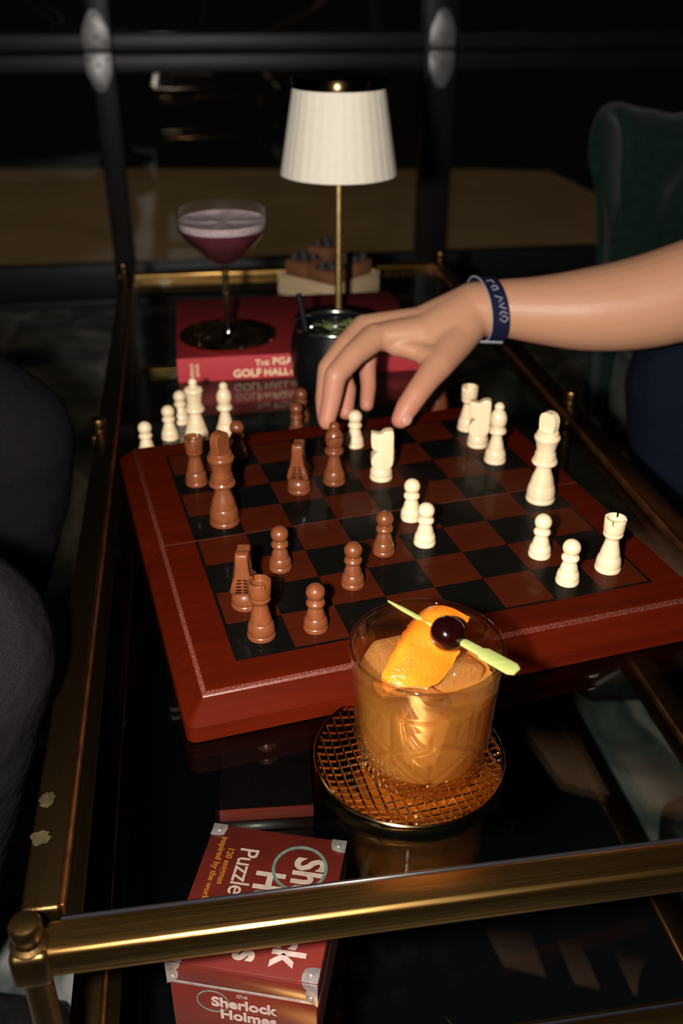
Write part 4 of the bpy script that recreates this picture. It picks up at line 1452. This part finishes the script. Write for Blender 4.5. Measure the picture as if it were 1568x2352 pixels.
# wristband
wb = thing('wristband', 'navy fabric wristband with pale angular lettering round the wrist', 'wristband', (0, 0, 0))
WC = Vector((.3640, .5205, .5172))
wa = Vector((.985, -.150, -.03)).normalized()
e1 = (CAM - WC); e1 = (e1 - wa * e1.dot(wa)).normalized()       # towards the viewer
e2 = wa.cross(e1).normalized()
if e2.z < 0:
    e2 = -e2
WR, WWID = .0294, .0155


def band_pt(s, ang, r=None):
    """s along the arm, ang: 0 faces the viewer, + upwards"""
    r = WR if r is None else r
    skew = .0075 * math.cos(ang) - .006 * math.sin(ang)
    return WC + wa * (s + skew) + (e1 * math.cos(ang) + e2 * math.sin(ang) * 1.02) * r


def band_mesh(s0, s1, r0, r1, a0=-PI, a1=PI, n=72):
    full = abs(a1 - a0 - 2 * PI) < 1e-6
    L = []
    for k in range(n + (0 if full else 1)):
        a = a0 + (a1 - a0) * k / n
        L.append([band_pt(s0, a, r0), band_pt(s1, a, r0), band_pt(s1, a, r1), band_pt(s0, a, r1)])
    if full:
        L.append(L[0])
    return MB().loops(L, not full, not full)


link('fabric_band', band_mesh(-WWID / 2, WWID / 2, WR - .0012, WR).mesh('fabric_band', M['navy_band'], angle=40), wb)
link('woven_edge', band_mesh(-WWID / 2 - .0006, -WWID / 2, WR - .0012, WR + .0001).mesh('woven_edge', M['band_edge'], angle=40), wb)
link('clasp', band_mesh(-WWID / 2 - .006, WWID / 2 - .001, WR, WR + .0012, math.radians(-112), math.radians(-72), 12).mesh('clasp', M['band_edge'], angle=40), wb)
GLY = [[((-.0030, 24), (.0036, 20), (-.0006, 13))], [((.0042, 12), (-.0010, 6), (.0052, 2))], [((-.0014, -8), (.0012, -2), (.0060, -6))], [((-.0014, -15), (.0028, -21), (.0062, -14), (.0024, -9), (.0008, -12))],
       [((-.0030, 42), (.0018, 45), (.0030, 38), (-.0012, 35), (-.0028, 37))], [((-.004, 56), (.001, 60), (.002, 52))]]
for g in GLY:
    for st_ in g:
        P = []
        for (s0, d0), (s1, d1) in zip(st_, st_[1:]):
            for k in range(4):
                t = k / 4
                P.append(band_pt(s0 + (s1 - s0) * t, math.radians(d0 + (d1 - d0) * t), WR + .0002))
        P.append(band_pt(st_[-1][0], math.radians(st_[-1][1]), WR + .0002))
        link('lettering', MB().tube(P, .00042, 6).mesh('lettering', M['band_edge']), wb)

# ---- player on the left: charcoal trousers, knees at the table's edge
pl = thing('person', 'person in charcoal trousers seated with both knees at the left table edge', 'person', (0, 0, 0))
tl = [[((-.60, .25, .44), .110), ((-.34, .20, .47), .092), ((-.125, .160, .478), .072), ((-.061, .148, .455), .066), ((-.070, .150, .41), .060), ((-.125, .170, .24), .058), ((-.19, .19, .08), .050)],
      [((-.60, .47, .44), .110), ((-.34, .52, .44), .092), ((-.150, .552, .438), .078), ((-.094, .556, .400), .068), ((-.100, .560, .35), .064), ((-.15, .565, .20), .060), ((-.20, .57, .08), .050)],
      [((-.60, .25, .44), .115), ((-.60, .47, .44), .115)], [((-.63, .36, .46), .13), ((-.64, .36, .60), .125)]]
fused('trousers', capsules(tl), M['grey_cloth'], pl, .005, 6)
sh = [[((-.64, .36, .58), .135), ((-.63, .36, .80), .15), ((-.62, .36, .92), .12), ((-.61, .36, 1.02), .055)], [((-.62, .36, .93), .08), ((-.60, .18, .88), .066), ((-.58, .14, .68), .055), ((-.42, .18, .58), .045)],
      [((-.62, .36, .93), .08), ((-.60, .54, .88), .066), ((-.58, .58, .68), .055), ((-.42, .54, .58), .045)]]
fused('shirt', capsules(sh), M['black_cloth'], pl, .007, 6)
for y in (.19, .57):
    sm = MB().loops([[(x, y + dy, z0) for x, dy in [(-.25, .035), (-.27, 0), (-.25, -.035), (-.15, -.040), (-.055, -.030), (-.04, 0), (-.055, .030), (-.15, .040)]] for z0 in (.0, .03)] +
                    [[(-.24, y + .03, .085), (-.255, y, .085), (-.24, y - .03, .085), (-.18, y - .034, .08), (-.09, y - .022, .05), (-.07, y, .048), (-.09, y + .022, .05), (-.18, y + .034, .08)]])
    link('shoe', sm.mesh('shoe', M['shoe'], bevel=.006, seg=2, angle=60), pl)

# ------------------------------------------------------------------ green tufted sofa
sofa = thing('velvet_sofa', 'dark green velvet sofa with rolled arm and deep button tufting', 'sofa', (0, 0, 0))
BTN = [(.935, .455), (1.09, .455), (1.25, .455), (1.01, .365), (1.17, .365), (1.33, .365)]


def sofa_arm():
    # cross-section in (y, z), running along x; y grows away from the viewer
    sec = [(1.27, .02), (1.265, .20), (1.262, .34), (1.258, .40), (1.240, .45), (1.222, .50), (1.228, .545), (1.262, .578), (1.310, .585), (1.352, .565), (1.368, .52), (1.355, .48), (1.335, .455), (1.335, .30), (1.335, .02)]
    L = []
    xs = [.813, .800, .793, .796, .810, .830] + [.85 + .02 * k for k in range(30)]
    for k, x in enumerate(xs):
        l = []
        sc = [.72, .86, .97, 1.06, 1.10, 1.05][k] if k < 6 else 1.0
        for y, z in sec:
            cy, cz = 1.30, .42
            yy, zz = y, z
            if z > .3:
                yy = cy + (y - cy) * sc
                zz = .3 + (z - .3) * (1 + (sc - 1) * .35)
            if y < 1.29 and z > .2:
                dd = 0
                for bx, bz in BTN:
                    q = (x - bx) ** 2 + (zz - bz) ** 2
                    dd = max(dd, .045 * math.exp(-q / .0011) + .014 * math.exp(-q / .006))
                yy += dd
            # soft dip in the top line
            if z > .5:
                zz -= .012 * math.exp(-((x - .915) ** 2) / .0012)
            zz += .010 * min(1, max(0, (z - .3) / .2))
            tk = min(1, max(0, (.475 - z) / .06)) * max(0, 1 - (x - .79) / .12)
            l.append((x + .040 * tk, yy, zz))
        L.append(l)
    return MB().loops(L)


def dense(me_name, mb, mat, parent, lv=2):
    o = link(me_name, mb.mesh(me_name, mat), parent)
    s = o.modifiers.new('subdiv', 'SUBSURF')
    s.levels = s.render_levels = lv
    return o


dense('rolled_arm', sofa_arm(), M['velvet'], sofa)
for bx, bz in BTN[:5]:
    link('tuft_button', MB().ball((bx, 1.276, bz), .011, 14, 8, (1, .5, 1)).mesh('tuft_button', M['velvet']), sofa)
rbox('seat_cushion', .82, 1.42, .02, 1.24, .20, .325, M['velvet'], sofa, .03, 4)
rbox('sofa_base', .84, 1.50, .00, 1.24, .07, .198, M['velvet'], sofa, .015, 3)
rbox('back_cushion', 1.40, 1.58, -.02, 1.36, .07, .80, M['velvet'], sofa, .05, 4)
for x in (.88, 1.48):
    for y in (.05, 1.30):
        link('foot', MB().tube([(x, y, 0), (x, y, .075)], [.014, .022], 14).mesh('foot', M['shoe']), sofa)
